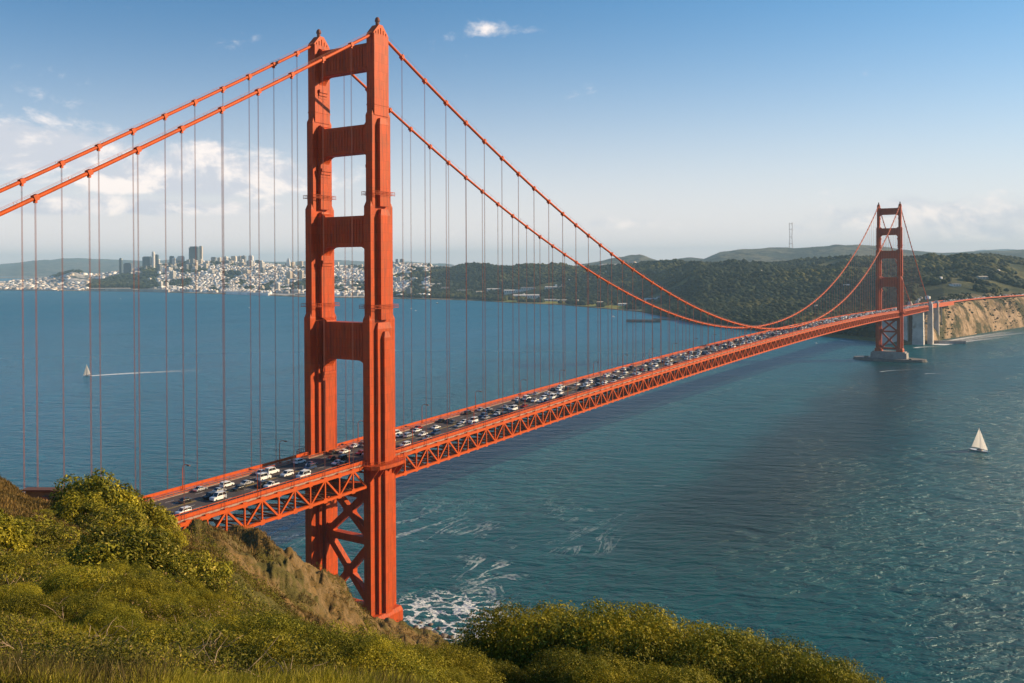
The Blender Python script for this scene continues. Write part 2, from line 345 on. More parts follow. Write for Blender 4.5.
# ---------------------------------------------------------------- near headland
# nodes: px column -> list of (distance along the view axis, height)
def yz(px, L): return [(d, zof(px, y, d)) if y > 200 else (d, y) for d, y in L]
NEAR = [
 (-420, yz(-420, [(14, 650), (40, 560), (80, 480), (120, 430)])+[(160, 110), (260, 60), (420, 30), (600, 5), (800, -6)]),
 (-150, yz(-150, [(14, 672), (22, 625), (35, 575), (55, 530), (80, 490), (115, 452)])+[(150, 100), (220, 58), (350, 30), (500, -6), (800, -6)]),
 (0, yz(0, [(14, 690), (22, 644), (35, 594), (55, 548), (80, 512), (103, 480), (115, 474)])+[(140, 92), (180, 60), (260, 38), (350, 5), (400, -6)]),
 (60, yz(60, [(14, 690), (22, 648), (35, 600), (55, 560), (78, 530), (93, 512), (105, 500)])+[(130, 88), (175, 60), (250, 38), (340, 2), (380, -6)]),
 (110, yz(110, [(14, 690), (22, 650), (35, 605), (55, 566), (80, 535), (100, 516), (112, 508)])+[(135, 92), (175, 66), (240, 42), (330, 0), (360, -6)]),
 (190, yz(190, [(13, 695), (22, 655), (40, 615), (60, 590), (85, 565), (120, 543), (160, 521)])+[(180, 80), (215, 55), (300, 5), (320, -6)]),
 (245, yz(245, [(13, 698), (22, 662), (40, 630), (58, 615), (85, 607), (120, 583), (180, 540)])+[(200, 72), (235, 48), (300, 3), (325, -6)]),
 (300, yz(300, [(13, 700), (22, 674), (35, 655), (50, 648), (80, 640), (120, 615), (170, 578), (197, 558)])+[(215, 70), (250, 40), (315, 2), (330, -6)]),
 (350, yz(350, [(13, 705), (25, 682), (38, 668), (50, 668), (90, 665), (140, 645), (200, 613), (225, 597)])+[(245, 47), (275, 25), (320, 1), (335, -6)]),
 (400, yz(400, [(13, 708), (25, 692), (38, 690), (55, 700), (100, 690), (170, 668), (230, 640), (252, 630)])+[(275, 30), (305, 12), (328, 1), (340, -6)]),
 (440, yz(440, [(13, 712), (25, 700), (38, 702), (55, 715), (110, 700), (200, 670), (270, 648)])+[(300, 14), (325, 3), (342, -6)]),
 (500, yz(500, [(12, 718), (25, 706), (40, 722), (60, 745), (100, 760)])+[(150, 62), (220, 36), (290, 8), (318, 0), (335, -6)]),
 (600, yz(600, [(12, 722), (27, 706), (42, 726), (60, 755)])+[(100, 88), (160, 52), (240, 10), (265, 0), (285, -6)]),
 (700, yz(700, [(12, 730), (27, 712), (42, 735)])+[(60, 106), (100, 80), (160, 42), (225, 5), (245, -1), (270, -6)]),
 (880, yz(880, [(12, 770), (27, 752), (42, 790)])+[(60, 100), (100, 72), (160, 30), (205, 3), (225, -2), (250, -6)]),
 (1100, yz(1100, [(12, 850), (25, 850)])+[(60, 92), (100, 60), (150, 25), (190, 0), (230, -6)]),
 (1500, [(12, 131), (25, 122), (60, 95), (100, 55), (150, 15), (180, -1), (230, -6)]),
]
NA = np.array([math.atan((p-362)/F) for p, _ in NEAR])
RG = np.concatenate([[0, .5, 2, 5], np.geomspace(8, 800, 60)])
def colz(L, a):
    d = np.array([q[0] for q in L], float); z = np.array([q[1] for q in L], float)
    d = np.concatenate([[0], [5], d]); z = np.concatenate([[139.9], [139.0], z])
    return np.interp(RG*math.cos(a), d, z)
ZT = np.array([colz(L, a) for (p, L), a in zip(NEAR, NA)])
ZT = np.vstack([np.interp(RG, [0, 5, 60, 300, 800], [139.9, 140, 150, 175, 190])[None], np.interp(RG, [0, 5, 100, 300, 800], [139.9, 139.6, 138, 120, 60])[None], ZT,
                np.interp(RG, [0, 5, 60, 150, 220, 800], [139.9, 138.8, 105, 20, -6, -6])[None], np.interp(RG, [0, 5, 60, 300, 800], [139.9, 140, 150, 175, 190])[None]])
NAX = np.concatenate([[-math.pi], [-1.6], NA, [1.5], [math.pi]])
# dense smooth table in angle
AG = np.concatenate([np.linspace(-math.pi, -.75, 60, endpoint=False), np.linspace(-.75, 1.0, 700, endpoint=False), np.linspace(1.0, math.pi, 60)])
ZD = np.array([[np.interp(a, NAX, ZT[:, j]) for j in range(len(RG))] for a in AG])
ker = np.ones(13)/13
for _ in range(2):
    core = ZD[60:760].copy()
    for j in range(ZD.shape[1]):
        ZD[60:760, j] = np.convolve(np.pad(ZD[60:760, j], 6, mode='edge'), ker, 'valid')
def ground(x, y):
    dx = np.asarray(x, float)-CAM[0]; dy = np.asarray(y, float)-CAM[1]
    r = np.hypot(dx, dy); a = np.arctan2(dx, dy)-YAW; a = (a+math.pi) % (2*math.pi)-math.pi
    fa = np.interp(a, AG, np.arange(len(AG))); fr = np.interp(r, RG, np.arange(len(RG)))
    i = np.clip(fa.astype(int), 0, len(AG)-2); j = np.clip(fr.astype(int), 0, len(RG)-2); u = fa-i; v = fr-j
    z = (ZD[i, j]*(1-u)+ZD[i+1, j]*u)*(1-v)+(ZD[i, j+1]*(1-u)+ZD[i+1, j+1]*u)*v
    k = np.clip((r-4)/40, 0, 1); kk = np.clip((r-70)/90, 0, 1)*np.clip((a+.30)/.12, 0, 1)
    x = np.asarray(x, float); y = np.asarray(y, float)
    z = z+fbm(x*.09, y*.09, 3, 5)*1.9*k+fbm(x*.9, y*.9, 5, 3)*.16
    # gullies and outcrops on the far spur
    gx = x*.8+y*.6; gy = -x*.6+y*.8
    z = z+kk*((ridged(gx*.045+fbm(x*.03, y*.03, 9)*.8, gy*.018, 11, 5)-.55)*9.0+fbm(x*.11, y*.11, 21, 6, .62)*3.6+(ridged(gx*.22, gy*.09, 33, 4)-.6)*2.0)
    return z
def near_land():
    aa = np.concatenate([np.linspace(-math.pi, -.62, 50, endpoint=False), np.linspace(-.62, .75, 1150, endpoint=False), np.linspace(.75, math.pi, 50)])
    rr = np.concatenate([[.3, 1.5, 3], np.geomspace(5, 420, 640), [480, 560, 700, 800]])
    A, Q = np.meshgrid(aa, rr, indexing='ij')
    X = CAM[0]+Q*np.sin(YAW+A); Y = CAM[1]+Q*np.cos(YAW+A); Z = ground(X, Y)
    na, nr = A.shape; V = np.stack([X, Y, Z], -1).reshape(-1, 3)
    i, j = np.meshgrid(np.arange(na-1), np.arange(nr-1), indexing='ij'); q = (i*nr+j).ravel()
    Fc = np.stack([q, q+1, q+nr+1, q+nr], 1)
    # colour class: r = bare earth amount, g = dry grass
    gz = np.gradient(Z, axis=1)/np.gradient(Q, axis=1)
    bare = np.clip((Q-85)/50, 0, 1)*np.clip((A+.24)/.07, 0, 1)
    bare = np.maximum(bare, np.clip((Q-70)/30, 0, 1)*np.clip((-.31-A)/.03, 0, 1))
    V2 = np.stack([bare.ravel(), np.clip(Z.ravel()/12, 0, 1), bare.ravel()*0], 1)
    m = bpy.data.materials.new('hillside_ground'); m.use_nodes = True; t = NT(m.node_tree)
    g = t.n('ShaderNodeNewGeometry'); P = g.outputs['Position']; at = t.n('ShaderNodeAttribute', attribute_name='cls'); s3 = t.n('ShaderNodeSeparateColor'); t.l(at.outputs['Color'], s3.inputs[0])
    green = t.mix(t.ramp(t.noise(P, .5, 6, .65), .35, .65), (.07, .072, .015), (.14, .115, .03))
    dry = t.mix(t.ramp(t.noise(P, .10, 7, .68), .38, .62), (.16, .10, .032), (.27, .165, .06))
    dry = t.mix(t.ramp(t.noise(P, .55, 6, .7), .50, .68), dry, (.085, .062, .022))
    dry = t.mix(t.ramp(t.noise(P, .045, 5, .6), .50, .62), dry, (.12, .10, .028))
    sx = t.n('ShaderNodeSeparateXYZ'); t.l(g.outputs['Normal'], sx.inputs[0])
    rock = t.mix(t.ramp(t.noise(t.mapv(P, (1, 1, 2.5)), .7, 6, .7), .4, .65), (.16, .105, .05), (.27, .18, .09))
    dry = t.mix(t.m('MULTIPLY', t.m('SUBTRACT', 1, t.ramp(sx.outputs[2], .55, .80)), .7), dry, rock)
    dry = t.mix(t.ramp(t.noise(P, 1.3, 6, .75), .5, .66), dry, (.06, .05, .018))
    c = t.mix(t.ramp(t.m('ADD', s3.outputs[0], t.m('MULTIPLY', t.m('SUBTRACT', t.noise(P, .06, 4), .5), .8)), .35, .65), green, dry)
    c = t.mix(t.ramp(s3.outputs[1], .1, .6), (.07, .055, .045), c)
    b = t.n('ShaderNodeBsdfPrincipled'); b.inputs['Roughness'].default_value = .95; b.inputs['Specular IOR Level'].default_value = .1; t.l(c, b.inputs['Base Color'])
    bp = t.n('ShaderNodeBump'); bp.inputs['Strength'].default_value = .9; bp.inputs['Distance'].default_value = .9
    t.l(t.noise(P, .9, 8, .7), bp.inputs['Height']); t.l(bp.outputs[0], b.inputs['Normal']); t.l(b.outputs[0], t.n('ShaderNodeOutputMaterial').inputs[0])
    o = npmesh('headland', V, Fc, m, smooth=True, attr={'cls': V2}); tag(o, kind='structure')
near_land()

# ---------------------------------------------------------------- far shore
FAR = np.array([  # px, coast y, D1, y1, D2, y2
 (-300, 290, 6600, 288, 8500, 285), (0, 290.5, 6600, 287, 8300, 283.5), (50, 291, 6500, 287, 8000, 279), (72, 291, 6400, 286, 7600, 272), (95, 291, 6300, 285, 7600, 276),
 (120, 291.5, 6200, 284, 7800, 272), (150, 292, 5900, 287, 7600, 267), (200, 293.5, 5700, 288, 7500, 263), (250, 295, 5500, 289, 7400, 264), (300, 297, 5200, 290, 7000, 268),
 (350, 298, 4900, 291, 6700, 268), (400, 299, 4600, 292, 6200, 265), (450, 300, 4300, 293, 5600, 267), (480, 301, 4200, 294, 5300, 264), (510, 303, 4000, 296, 5200, 268),
 (560, 305, 3750, 299, 5000, 269), (600, 308.5, 3500, 301, 4700, 267), (640, 312, 3200, 304, 4500, 265), (670, 318, 2900, 305, 4300, 265), (700, 325, 2600, 305, 4200, 265), (760, 331, 2500, 305, 4000, 267),
 (820, 336, 2400, 305, 4000, 266), (870, 341, 2200, 305, 3700, 262), (903, 345, 1700, 322, 3500, 260), (930, 344, 1760, 312, 3300, 258), (945, 339, 1790, 303.5, 3250, 259),
 (960, 337, 1850, 302.5, 3200, 257.5), (990, 332, 2000, 299.5, 3200, 256.5), (1024, 327, 2130, 297, 3300, 262), (1060, 322, 2250, 297, 3400, 268), (1400, 310, 2900, 300, 3600, 290)], float)
FX = FAR[:, 0]
def far_cols(px):
    yc, d1, y1, d2, y2 = [np.interp(px, FX, FAR[:, k]) for k in range(1, 6)]
    h = yh(px); dc = CAM[2]*F/(yc-h); d1 = np.maximum(d1, dc+60)
    return dc, d1, CAM[2]-(y1-h)*d1/F, d2, CAM[2]-(y2-h)*d2/F
def farz(px, D):
    dc, d1, z1, d2, z2 = far_cols(px)
    z = np.where(D < dc, -3, np.where(D < d1, 1.5+(z1-1.5)*np.clip((D-dc)/(d1-dc), 0, 1)**.8, np.where(D < d2, z1+(z2-z1)*np.sin(np.clip((D-d1)/(d2-d1), 0, 1)*math.pi/2)**1.15, z2-(D-d2)*.06)))
    tt = (px-362)/F; x = CAM[0]+D*(math.sin(YAW)+tt*math.cos(YAW)); y = CAM[1]+D*(math.cos(YAW)-tt*math.sin(YAW))
    k = np.clip((D-d1-40*(px > 900))/500, 0, 1)*np.clip((px-380)/120, .35, 1)*np.where(px > 880, .6, 1)
    cf = np.clip((D-d1)/(d2-d1), 0, 1); z = z+k*(.35+.65*np.sin(cf*math.pi))*(fbm(x*.0016, y*.0016, 31, 5)*42+(ridged(x*.0022, y*.0022, 7, 5)-.55)*95)
    bl = np.sin(np.clip((D-dc)/(d1-dc), 0, 1)*math.pi)*np.clip((px-930)/20, 0, 1)
    z = z+bl*((ridged(x*.011, y*.007, 17, 5)-.62)*40+fbm(x*.045, y*.045, 4, 5)*12+(ridged(x*.06, y*.03, 44, 4)-.6)*12)
    z = np.where(D < dc-2, -3, np.maximum(z, np.where(D > dc, .8, -3)))
    return z, x, y
URB = [ # urban patches in (px, D) : px0,px1,D0,D1
 (-300, 100, 5900, 9000), (140, 385, 5750, 8200), (385, 428, 4800, 6500)]
def urban(px, D):
    dc, d1, z1, d2, z2 = far_cols(px)
    u = ((px < 425) & ~((px > 88) & (px < 158) & (D < 6900)))*1.0
    u = np.where((px > 425) & (px < 640) & (D > d2*.955), 1, u)
    return u
def far_land():
    px = np.concatenate([np.arange(-300, 640, 4.0), np.arange(640, 900, 3.0), np.arange(900, 1060, 1.0), np.arange(1060, 1400, 8.0)])
    s = np.concatenate([[-.02, -.001, .002], np.linspace(.01, 1, 70), 1+np.linspace(.012, 1, 110), [2.2, 2.6, 3.2]])
    Pg, Sg = np.meshgrid(px, s, indexing='ij'); dc, d1, z1, d2, z2 = far_cols(Pg)
    D = np.where(Sg < 1, dc+(d1-dc)*Sg, d1+(d2-d1)*(Sg-1)); Z, X, Y = farz(Pg, D)
    n0, n1_ = Pg.shape; V = np.stack([X, Y, Z], -1).reshape(-1, 3)
    i, j = np.meshgrid(np.arange(n0-1), np.arange(n1_-1), indexing='ij'); q = (i*n1_+j).ravel(); Fc = np.stack([q, q+1, q+n1_+1, q+n1_], 1)
    cl = np.zeros((Pg.size, 3)); u = urban(Pg, D).ravel(); p_ = Pg.ravel(); s_ = Sg.ravel()
    cl[:, 0] = u
    cl[:, 1] = np.clip((p_-470)/30, 0, 1)*np.clip((650-p_)/12, 0, 1)*(s_ < .55)*(s_ > .06)           # lawn by the shore
    cl[:, 2] = np.clip((p_-905)/12, 0, 1)*np.clip((1.12-s_)/.1, 0, 1)+np.clip((640-p_)/5, 0, 1)*(s_ < .07)           # bluff / beach
    m = bpy.data.materials.new('far_shore_ground'); m.use_nodes = True; t = NT(m.node_tree)
    g = t.n('ShaderNodeNewGeometry'); P = g.outputs['Position']; at = t.n('ShaderNodeAttribute', attribute_name='cls'); s3 = t.n('ShaderNodeSeparateColor'); t.l(at.outputs['Color'], s3.inputs[0])
    c = t.mix(t.ramp(t.noise(P, .004, 6, .65), .46, .62), (.030, .042, .018), (.13, .12, .045))
    c = t.mix(s3.outputs[0], c, t.mix(t.ramp(t.noise(P, .012, 5, .7), .45, .6), (.62, .57, .52), (.11, .12, .08)))
    c = t.mix(s3.outputs[1], c, t.mix(t.ramp(t.noise(P, .006, 4), .4, .6), (.26, .24, .05), (.16, .19, .045)))
    sx = t.n('ShaderNodeSeparateXYZ'); t.l(g.outputs['Normal'], sx.inputs[0])
    bl = t.mix(t.ramp(t.noise(P, .03, 7, .75), .42, .58), (.42, .29, .18), (.17, .12, .06))
    bl = t.mix(t.ramp(t.noise(P, .014, 7, .7), .49, .56), bl, (.065, .062, .028))
    c = t.mix(s3.outputs[2], c, bl)
    b = t.n('ShaderNodeBsdfPrincipled'); b.inputs['Roughness'].default_value = .95; b.inputs['Specular IOR Level'].default_value = .1; t.l(c, b.inputs['Base Color'])
    bp = t.n('ShaderNodeBump'); bp.inputs['Strength'].default_value = .8; bp.inputs['Distance'].default_value = 8
    t.l(t.noise(P, .03, 6, .7), bp.inputs['Height']); t.l(bp.outputs[0], b.inputs['Normal']); t.l(b.outputs[0], t.n('ShaderNodeOutputMaterial').inputs[0])
    o = npmesh('far_shore', V, Fc, m, smooth=True, attr={'cls': cl}); tag(o, kind='structure')
far_land()
def ridge(name, nodes, D, depth, base_z, amp, c1, c2, nz):
    xs = np.array([n[0] for n in nodes], float); ys = np.array([n[1] for n in nodes], float)
    px = np.arange(xs[0], xs[-1], 4.0); v = np.linspace(0, 1.6, 34); Pg, Vg = np.meshgrid(px, v, indexing='ij')
    zc = CAM[2]-(np.interp(Pg, xs, ys)-yh(Pg))*D/F; prof = np.where(Vg < 1, np.sin(np.clip(Vg, 0, 1)*math.pi/2), 1-(Vg-1)*.8)
    Dg = D-depth*(1-Vg); tt = (Pg-362)/F; X = CAM[0]+Dg*(math.sin(YAW)+tt*math.cos(YAW)); Y = CAM[1]+Dg*(math.cos(YAW)-tt*math.sin(YAW))
    sc = 1/(depth*.35); Z = base_z+(zc-base_z)*prof**.8+fbm(X*sc*1.6, Y*sc*1.6, nz, 6, .55)*amp*(.3+.9*np.sin(np.clip(Vg, 0, 1)*math.pi))+(ridged(X*sc, Y*sc, nz+4, 5)-.6)*amp*2.4*np.sin(np.clip(Vg, 0, 1)*math.pi)
    n0, n1_ = Pg.shape; i, j = np.meshgrid(np.arange(n0-1), np.arange(n1_-1), indexing='ij'); q = (i*n1_+j).ravel(); Fc = np.stack([q, q+1, q+n1_+1, q+n1_], 1)
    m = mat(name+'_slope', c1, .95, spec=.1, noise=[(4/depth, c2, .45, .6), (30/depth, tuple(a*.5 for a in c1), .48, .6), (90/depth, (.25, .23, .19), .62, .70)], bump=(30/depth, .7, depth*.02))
    tag(npmesh(name, np.stack([X, Y, Z], -1).reshape(-1, 3), Fc, m, smooth=True), kind='structure')
ridge('hills', [(500, 275), (560, 268), (590, 263), (620, 258.5), (640, 255.5), (662, 262), (676, 259), (690, 257), (704, 259), (720, 253), (740, 250), (770, 249), (800, 248), (830, 246), (856, 244.5), (880, 246), (905, 250), (940, 253),
       (980, 252), (1024, 250), (1100, 249), (1300, 260)], 9000, 2600, 10, 34, (.04, .05, .03), (.14, .125, .075), 41)
ridge('distant_hills', [(-500, 264), (-200, 262), (0, 264), (30, 261), (60, 259.5), (110, 260), (160, 261), (240, 263), (330, 262), (420, 264), (520, 266), (700, 266), (900, 262), (980, 252), (1050, 249), (1400, 246)], 21000, 5000, 0, 75, (.06, .07, .05), (.12, .11, .08), 51)
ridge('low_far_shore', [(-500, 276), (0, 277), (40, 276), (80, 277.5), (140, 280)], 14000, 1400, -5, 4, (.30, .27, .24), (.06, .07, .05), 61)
# ---------------------------------------------------------------- haze
def make_haze():
    mb = MB(); mb.box(-26000, 14000, -2500, 24000, -1.0-7, 560)
    m = bpy.data.materials.new('air_haze'); m.use_nodes = True; t = NT(m.node_tree)
    v = t.n('ShaderNodeVolumePrincipled'); v.inputs['Density'].default_value = 5.0e-5; v.inputs['Color'].default_value = (.50, .78, 1.0, 1); v.inputs['Anisotropy'].default_value = 0.0
    t.l(v.outputs[0], t.n('ShaderNodeOutputMaterial').inputs['Volume'])
    o = mb.build('haze', m); tag(o, kind='stuff')
make_haze()
# ---------------------------------------------------------------- the bridge
H, SAG, ZN, ZM, ZS = 226.1, 85.0, 71.7, 78.6, 67.0
SPAN, SIDE = 1280.0, 343.0
def deckz(y):
    if y < 0: return ZN+(ZS-ZN)*(-y/SIDE)
    if y > SPAN: return ZN+(ZS-ZN)*min((y-SPAN)/SIDE, 1)
    return ZM-(ZM-ZN)*((y-640)/640)**2
def cablez(y):
    if 0 <= y <= SPAN: return SAG+(H-SAG)*((y-640)/640)**2
    u = (-y if y < 0 else y-SPAN)/SIDE
    return H+(ZS+3-H)*u-4*4.11*u*(1-u)
bridge = tag(empty('suspension_bridge'), 'long orange suspension bridge with two towers crossing the strait full of traffic', 'bridge')
TIERS = [(17, 122.6, [(3.0, 15.4), (5.3, 8.8), (7.7, 4.0)]), (122.6, 163, [(2.9, 13.4), (6.5, 6.0)]), (163, 195.5, [(2.9, 11.0), (5.7, 5.4)]), (195.5, 224.5, [(3.4, 8.7)])]
def make_tower(Y, base):
    mb = MB()
    for sx in (-13.7, 13.7):
        for i, (z0, z1, bxs) in enumerate(TIERS):
            for k, (w, l) in enumerate(bxs):
                zz0 = z0; zz1 = z1-(k*3.2 if i < 3 else 0)-(.004*k)
                mb.box(sx-w/2, sx+w/2, Y-l/2, Y+l/2, zz0, zz1)
                if i < 3:  # sloping shoulders
                    mb.box(sx-w/2, sx+w/2, Y-l/2, Y+l/2, zz1, zz1+2.2, tx=min(.45, w/4), ty=min(.9, l/4))
            if i:
                w, l = bxs[-1]; mb.box(sx-w/2-.12, sx+w/2+.12, Y-l/2-.12, Y+l/2+.12, z0+3.6, z0+4.0)
        # foot
        mb.box(sx-4.3, sx+4.3, Y-8.2, Y+8.2, base, 16.5, tx=.1, ty=.1); mb.box(sx-4.19, sx+4.19, Y-8.09, Y+8.09, 16.5, 18, tx=.5, ty=.5)
    tw = mb.build('tower', ORANGE, bridge)
    for (z1, z0, th, rad) in ((222, 212.4, 3.8, 3.6), (192.8, 182.6, 4.6, 3.4), (160.0, 148.8, 5.0, 3.8), (121.2, 107.6, 5.6, 4.0)):
        # strut with arched haunches below and small fillets above
        w = next((b[-1][0] for a, c, b in TIERS if a <= z0+1 < c), 5)/2; xi = 13.7-w+.3
        po = [(-xi, z1+1.4), (-xi+1.6, z1+.5), (-xi+1.9, z1)]+[(xi-1.9, z1), (xi-1.6, z1+.5), (xi, z1+1.4)]
        arc = [(xi-rad*(1-math.cos(a)), z0-rad*1.25+rad*1.25*math.sin(a)) for a in [math.pi/2*k/6 for k in range(7)]]
        po += [(xi, z0-rad*1.25)]+arc[1:]+[(-x, z) for x, z in arc[::-1]]
        m2 = MB(); m2.prism(po, Y-th/2, Y+th/2)
        # fluting and frames on both faces
        for f in (-1, 1):
            y0 = Y+f*th/2; ya, yb = sorted((y0, y0+f*.16))
            m2.box(-xi+2.2, xi-2.2, ya, yb, z1-1.3, z1-.3); m2.box(-xi+2.2, xi-2.2, ya, yb, z0+.3, z0+1.2)
            for k in range(-6, 7): m2.box(k*1.35-.3, k*1.35+.3, ya, yb-.05*(f > 0)+.0, z0+1.2, z1-1.3)
        for sgn in (-1, 1):  # stepped brackets on the haunch
            for k in range(3):
                a = xi-.002; m2.box(*sorted((sgn*(a-1.1+k*.35), sgn*a)), Y-th/2-.5, Y+th/2+.5, z0-rad*1.25-1.2-k*1.1, z0-rad*1.25-k*1.1-.1)
        st = m2.build('portal_strut', ORANGE, tw)
    m2 = MB(); zt, zm, zb = 61.5, 42.0, 17.5; xi = 10.2   # bracing below the deck
    for a, b_, in ((zt, zm), (zm, zb)):
        m2.beam((-xi, Y, a-.5), (xi, Y, b_+.5), 2.4, 2.3, ref=(0, 1, 0)); m2.beam((-xi, Y+.01, b_+.5), (xi, Y+.01, a-.5), 2.38, 2.28, ref=(0, 1, 0))
        m2.box(-2.2, 2.2, Y-1.3, Y+1.3, (a+b_)/2-1.9, (a+b_)/2+1.9)
        for sx in (-1, 1): m2.prism([(sx*xi, b_-2.4), (sx*xi, b_+4.4), (sx*(xi-3.8), b_+1)], Y-1.32, Y+1.32)
    m2.build('cross_brace', ORANGE, tw)
    for hy_, z0_, z1_ in ((1.6, zm-1.3, zm+1.3), (1.6, zb-1.6, zb+1.3), (2.2, 57.5, 62.3)): m2 = MB(); m2.box(-xi-.2, xi+.2, Y-hy_, Y+hy_, z0_, z1_); m2.build('tie_strut', ORANGE, tw)
    for sx in (-13.7, 13.7):
        m2 = MB(); m2.prism([(Y-4.6, 224.3), (Y+4.6, 224.3), (Y+4.0, 225.2), (Y+1.1, 228.0), (Y-1.1, 228.0), (Y-4.0, 225.2)], sx-1.5, sx+1.5, 'x')
        for k in range(-2, 3): m2.box(sx-1.75, sx+1.75, Y+k*1.5-.16, Y+k*1.5+.16, 224.3, 226.9-abs(k)*.8)
        m2.build('saddle_housing', ORANGE2, tw)
        m2 = MB(); m2.tube([(sx, Y, 227.9), (sx, Y, 229.4)], .7, 8); m2.tube([(sx, Y, 229.4), (sx, Y, 229.9), (sx, Y, 230.7), (sx, Y, 231.0)], [.95, .95, .7, .3], 8); m2.build('beacon', RUST, tw)
        for z, e in ((167.2, 0), (126.8, 1), (199.5, 2)):   # maintenance walkways round the leg
            w, l = ((5.7, 11.0), (6.5, 13.4), (3.4, 8.7))[e]; m2 = MB(); hw, hl = w/2+.3, l/2+.3
            for zz, th in ((z, .14), (z+.55, .1), (z+1.1, .12)):
                for (a, b_) in (((-hw, -hl), (hw, -hl)), ((hw, -hl), (hw, hl)), ((hw, hl), (-hw, hl)), ((-hw, hl), (-hw, -hl))):
                    m2.beam((sx+a[0], Y+a[1], zz), (sx+b_[0], Y+b_[1], zz), th, th)
            for a in (-hw, 0, hw):
                for b_ in np.linspace(-hl, hl, 6):
                    if abs(a) > .1 or abs(abs(b_)-hl) < .1: m2.beam((sx+a, Y+b_, z-.3), (sx+a, Y+b_, z+1.1), .1, .1)
            if e < 2: m2.build('walkway_railing', ORANGE, tw)
        # walkway collar at deck level
        sg = 1 if sx > 0 else -1; dz = ZN; m2 = MB()
        poly = [(sx-sg*3.6, Y-10.4), (sx+sg*3.4, Y-10.0), (sx+sg*5.6, Y-7.6), (sx+sg*6.3, Y-3), (sx+sg*6.3, Y+3), (sx+sg*5.6, Y+7.6), (sx+sg*3.4, Y+10.0), (sx-sg*3.6, Y+10.4)]
        m2.prism(poly, dz-1.5, dz-.25, 'z')
        for a, b_ in zip(poly[:-1], poly[1:]):
            for zz, th in ((dz+1.2, .16), (dz+.6, .1)): m2.beam((a[0], a[1], zz), (b_[0], b_[1], zz), th, th)
            n = max(2, int(math.dist(a, b_)/1.2))
            for k in range(n): p = [a[i]+(b_[i]-a[i])*k/n for i in (0, 1)]; m2.beam((p[0], p[1], dz-.3), (p[0], p[1], dz+1.2), .12, .12)
        for yy in (-8, -4, 0, 4, 8):
            m2.prism([(sx+sg*1.5, dz-1.5), (sx+sg*5.4, dz-1.5), (sx+sg*1.5, dz-6.5)], Y+yy-.2, Y+yy+.2)
        m2.build('tower_walkway', ORANGE, tw)
    return tw
t_north = make_tower(0, -2); t_south = make_tower(SPAN, 13.2)
t_north['label'] = 'near orange tower'; t_south['label'] = 'far orange tower on a concrete pier'
m2 = MB(); m2.box(-23.5, 23.5, SPAN-11, SPAN+11, -2, 11.5, tx=.6, ty=.6); m2.box(-21, 21, SPAN-9.5, SPAN+9.5, 11.5, 13.2)
for k in range(-3, 4): m2.box(k*6.6-.5, k*6.6+.5, SPAN-11.4, SPAN-10.6, 0, 11)
m2.build('pier', CONC, t_south)
m2 = MB(); pl = [(46*math.cos(a)*(1 if abs(math.cos(a)) < .9 else 1.02), SPAN+24*math.sin(a)) for a in [2*math.pi*k/28 for k in range(28)]]
m2.prism(pl, -2, 3.4, 'z'); m2.prism([(x*1.02, (y-SPAN)*1.03+SPAN) for x, y in pl], -1.9, 1.2, 'z'); m2.box(-30, -25, SPAN-18, SPAN-13, 3.4, 6.2); m2.box(27, 30, SPAN-17, SPAN-15, 3.4, 5)
m2.build('fender', CONCD, t_south)
m2 = MB(); m2.box(-20, 20, -10.5, 10.5, -3, 6.5, tx=.5, ty=.5); m2.build('pier', CONC, t_north)
# cables
for sx in (-13.7, 13.7):
    mb = MB(); ys = list(np.linspace(-SIDE, 0, 60))+list(np.linspace(0, SPAN, 200))[1:]+list(np.linspace(SPAN, SPAN+SIDE, 50))[1:]
    mb.tube([(sx, y, cablez(y)) for y in ys], .55, 10)
    cb = mb.build('main_cable', ORANGE2, bridge, smooth=True)
    mb = MB()
    for o in (-.75, .75): mb.tube([(sx+o, y, cablez(y)+1.15) for y in ys], .036, 4)
    for y in np.arange(-SIDE+15.24, SPAN+SIDE-10, 15.24):
        if abs(y) > 6 and abs(y-SPAN) > 6:
            for o in (-.75, .75): mb.beam((sx+o*.5, y, cablez(y)), (sx+o, y, cablez(y)+1.15), .07, .07)
    mb.build('hand_rope', ROPE, cb)
# suspender ropes
SP_E = 12.55
sites = []
for k in range(1, 23): sites.append((13.7, -15.5*k-(-2 if k < 4 else 0)*0))
for k in range(1, 27): sites.append((-13.7, -SP_E*k))
for k in range(1, 84): sites += [(13.7, 15.24*k), (-13.7, 15.24*k)]
for k in range(1, 22): sites += [(13.7, SPAN+15.24*k), (-13.7, SPAN+15.24*k)]
sites = [s for s in sites if cablez(s[1])-deckz(s[1]) > 2]
def rope(mb, sx, y):
    zc, zd = cablez(y), deckz(y)-.9; sl = (cablez(y+1)-cablez(y-1))/2
    mb.beam((sx, y-.6, zc-.6*sl), (sx, y+.6, zc+.6*sl), 1.42, 1.42, 1)
    mb.box(sx-.4, sx+.4, y-.35, y+.35, zc-1.3, zc-.3, 1)
    for ox, oy in ((-.1, -.14), (.1, -.14), (-.1, .14), (.1, .14)): mb.tube([(sx+ox, y+oy, zd), (sx+ox, y+oy, zc-.8)], .036, 4)
    mb.box(sx-.35, sx+.35, y-.4, y+.4, zd, zd+.5)
def visd(s):
    x, y = s[0]-CAM[0], s[1]-CAM[1]; dep = x*math.sin(YAW)+y*math.cos(YAW); lat = x*math.cos(YAW)-y*math.sin(YAW)
    px = 362+F*lat/max(dep, 1); return (math.hypot(x, y) if -25 < px < 1050 and dep > 0 else 1e9+math.hypot(x, y))
sites.sort(key=visd)
for s in sites[:99]:
    mb = MB(); rope(mb, *s); mb.build('suspender_rope', [ROPE, ORANGE2], bridge)
mb = MB()
for s in sites[99:]: rope(mb, *s)
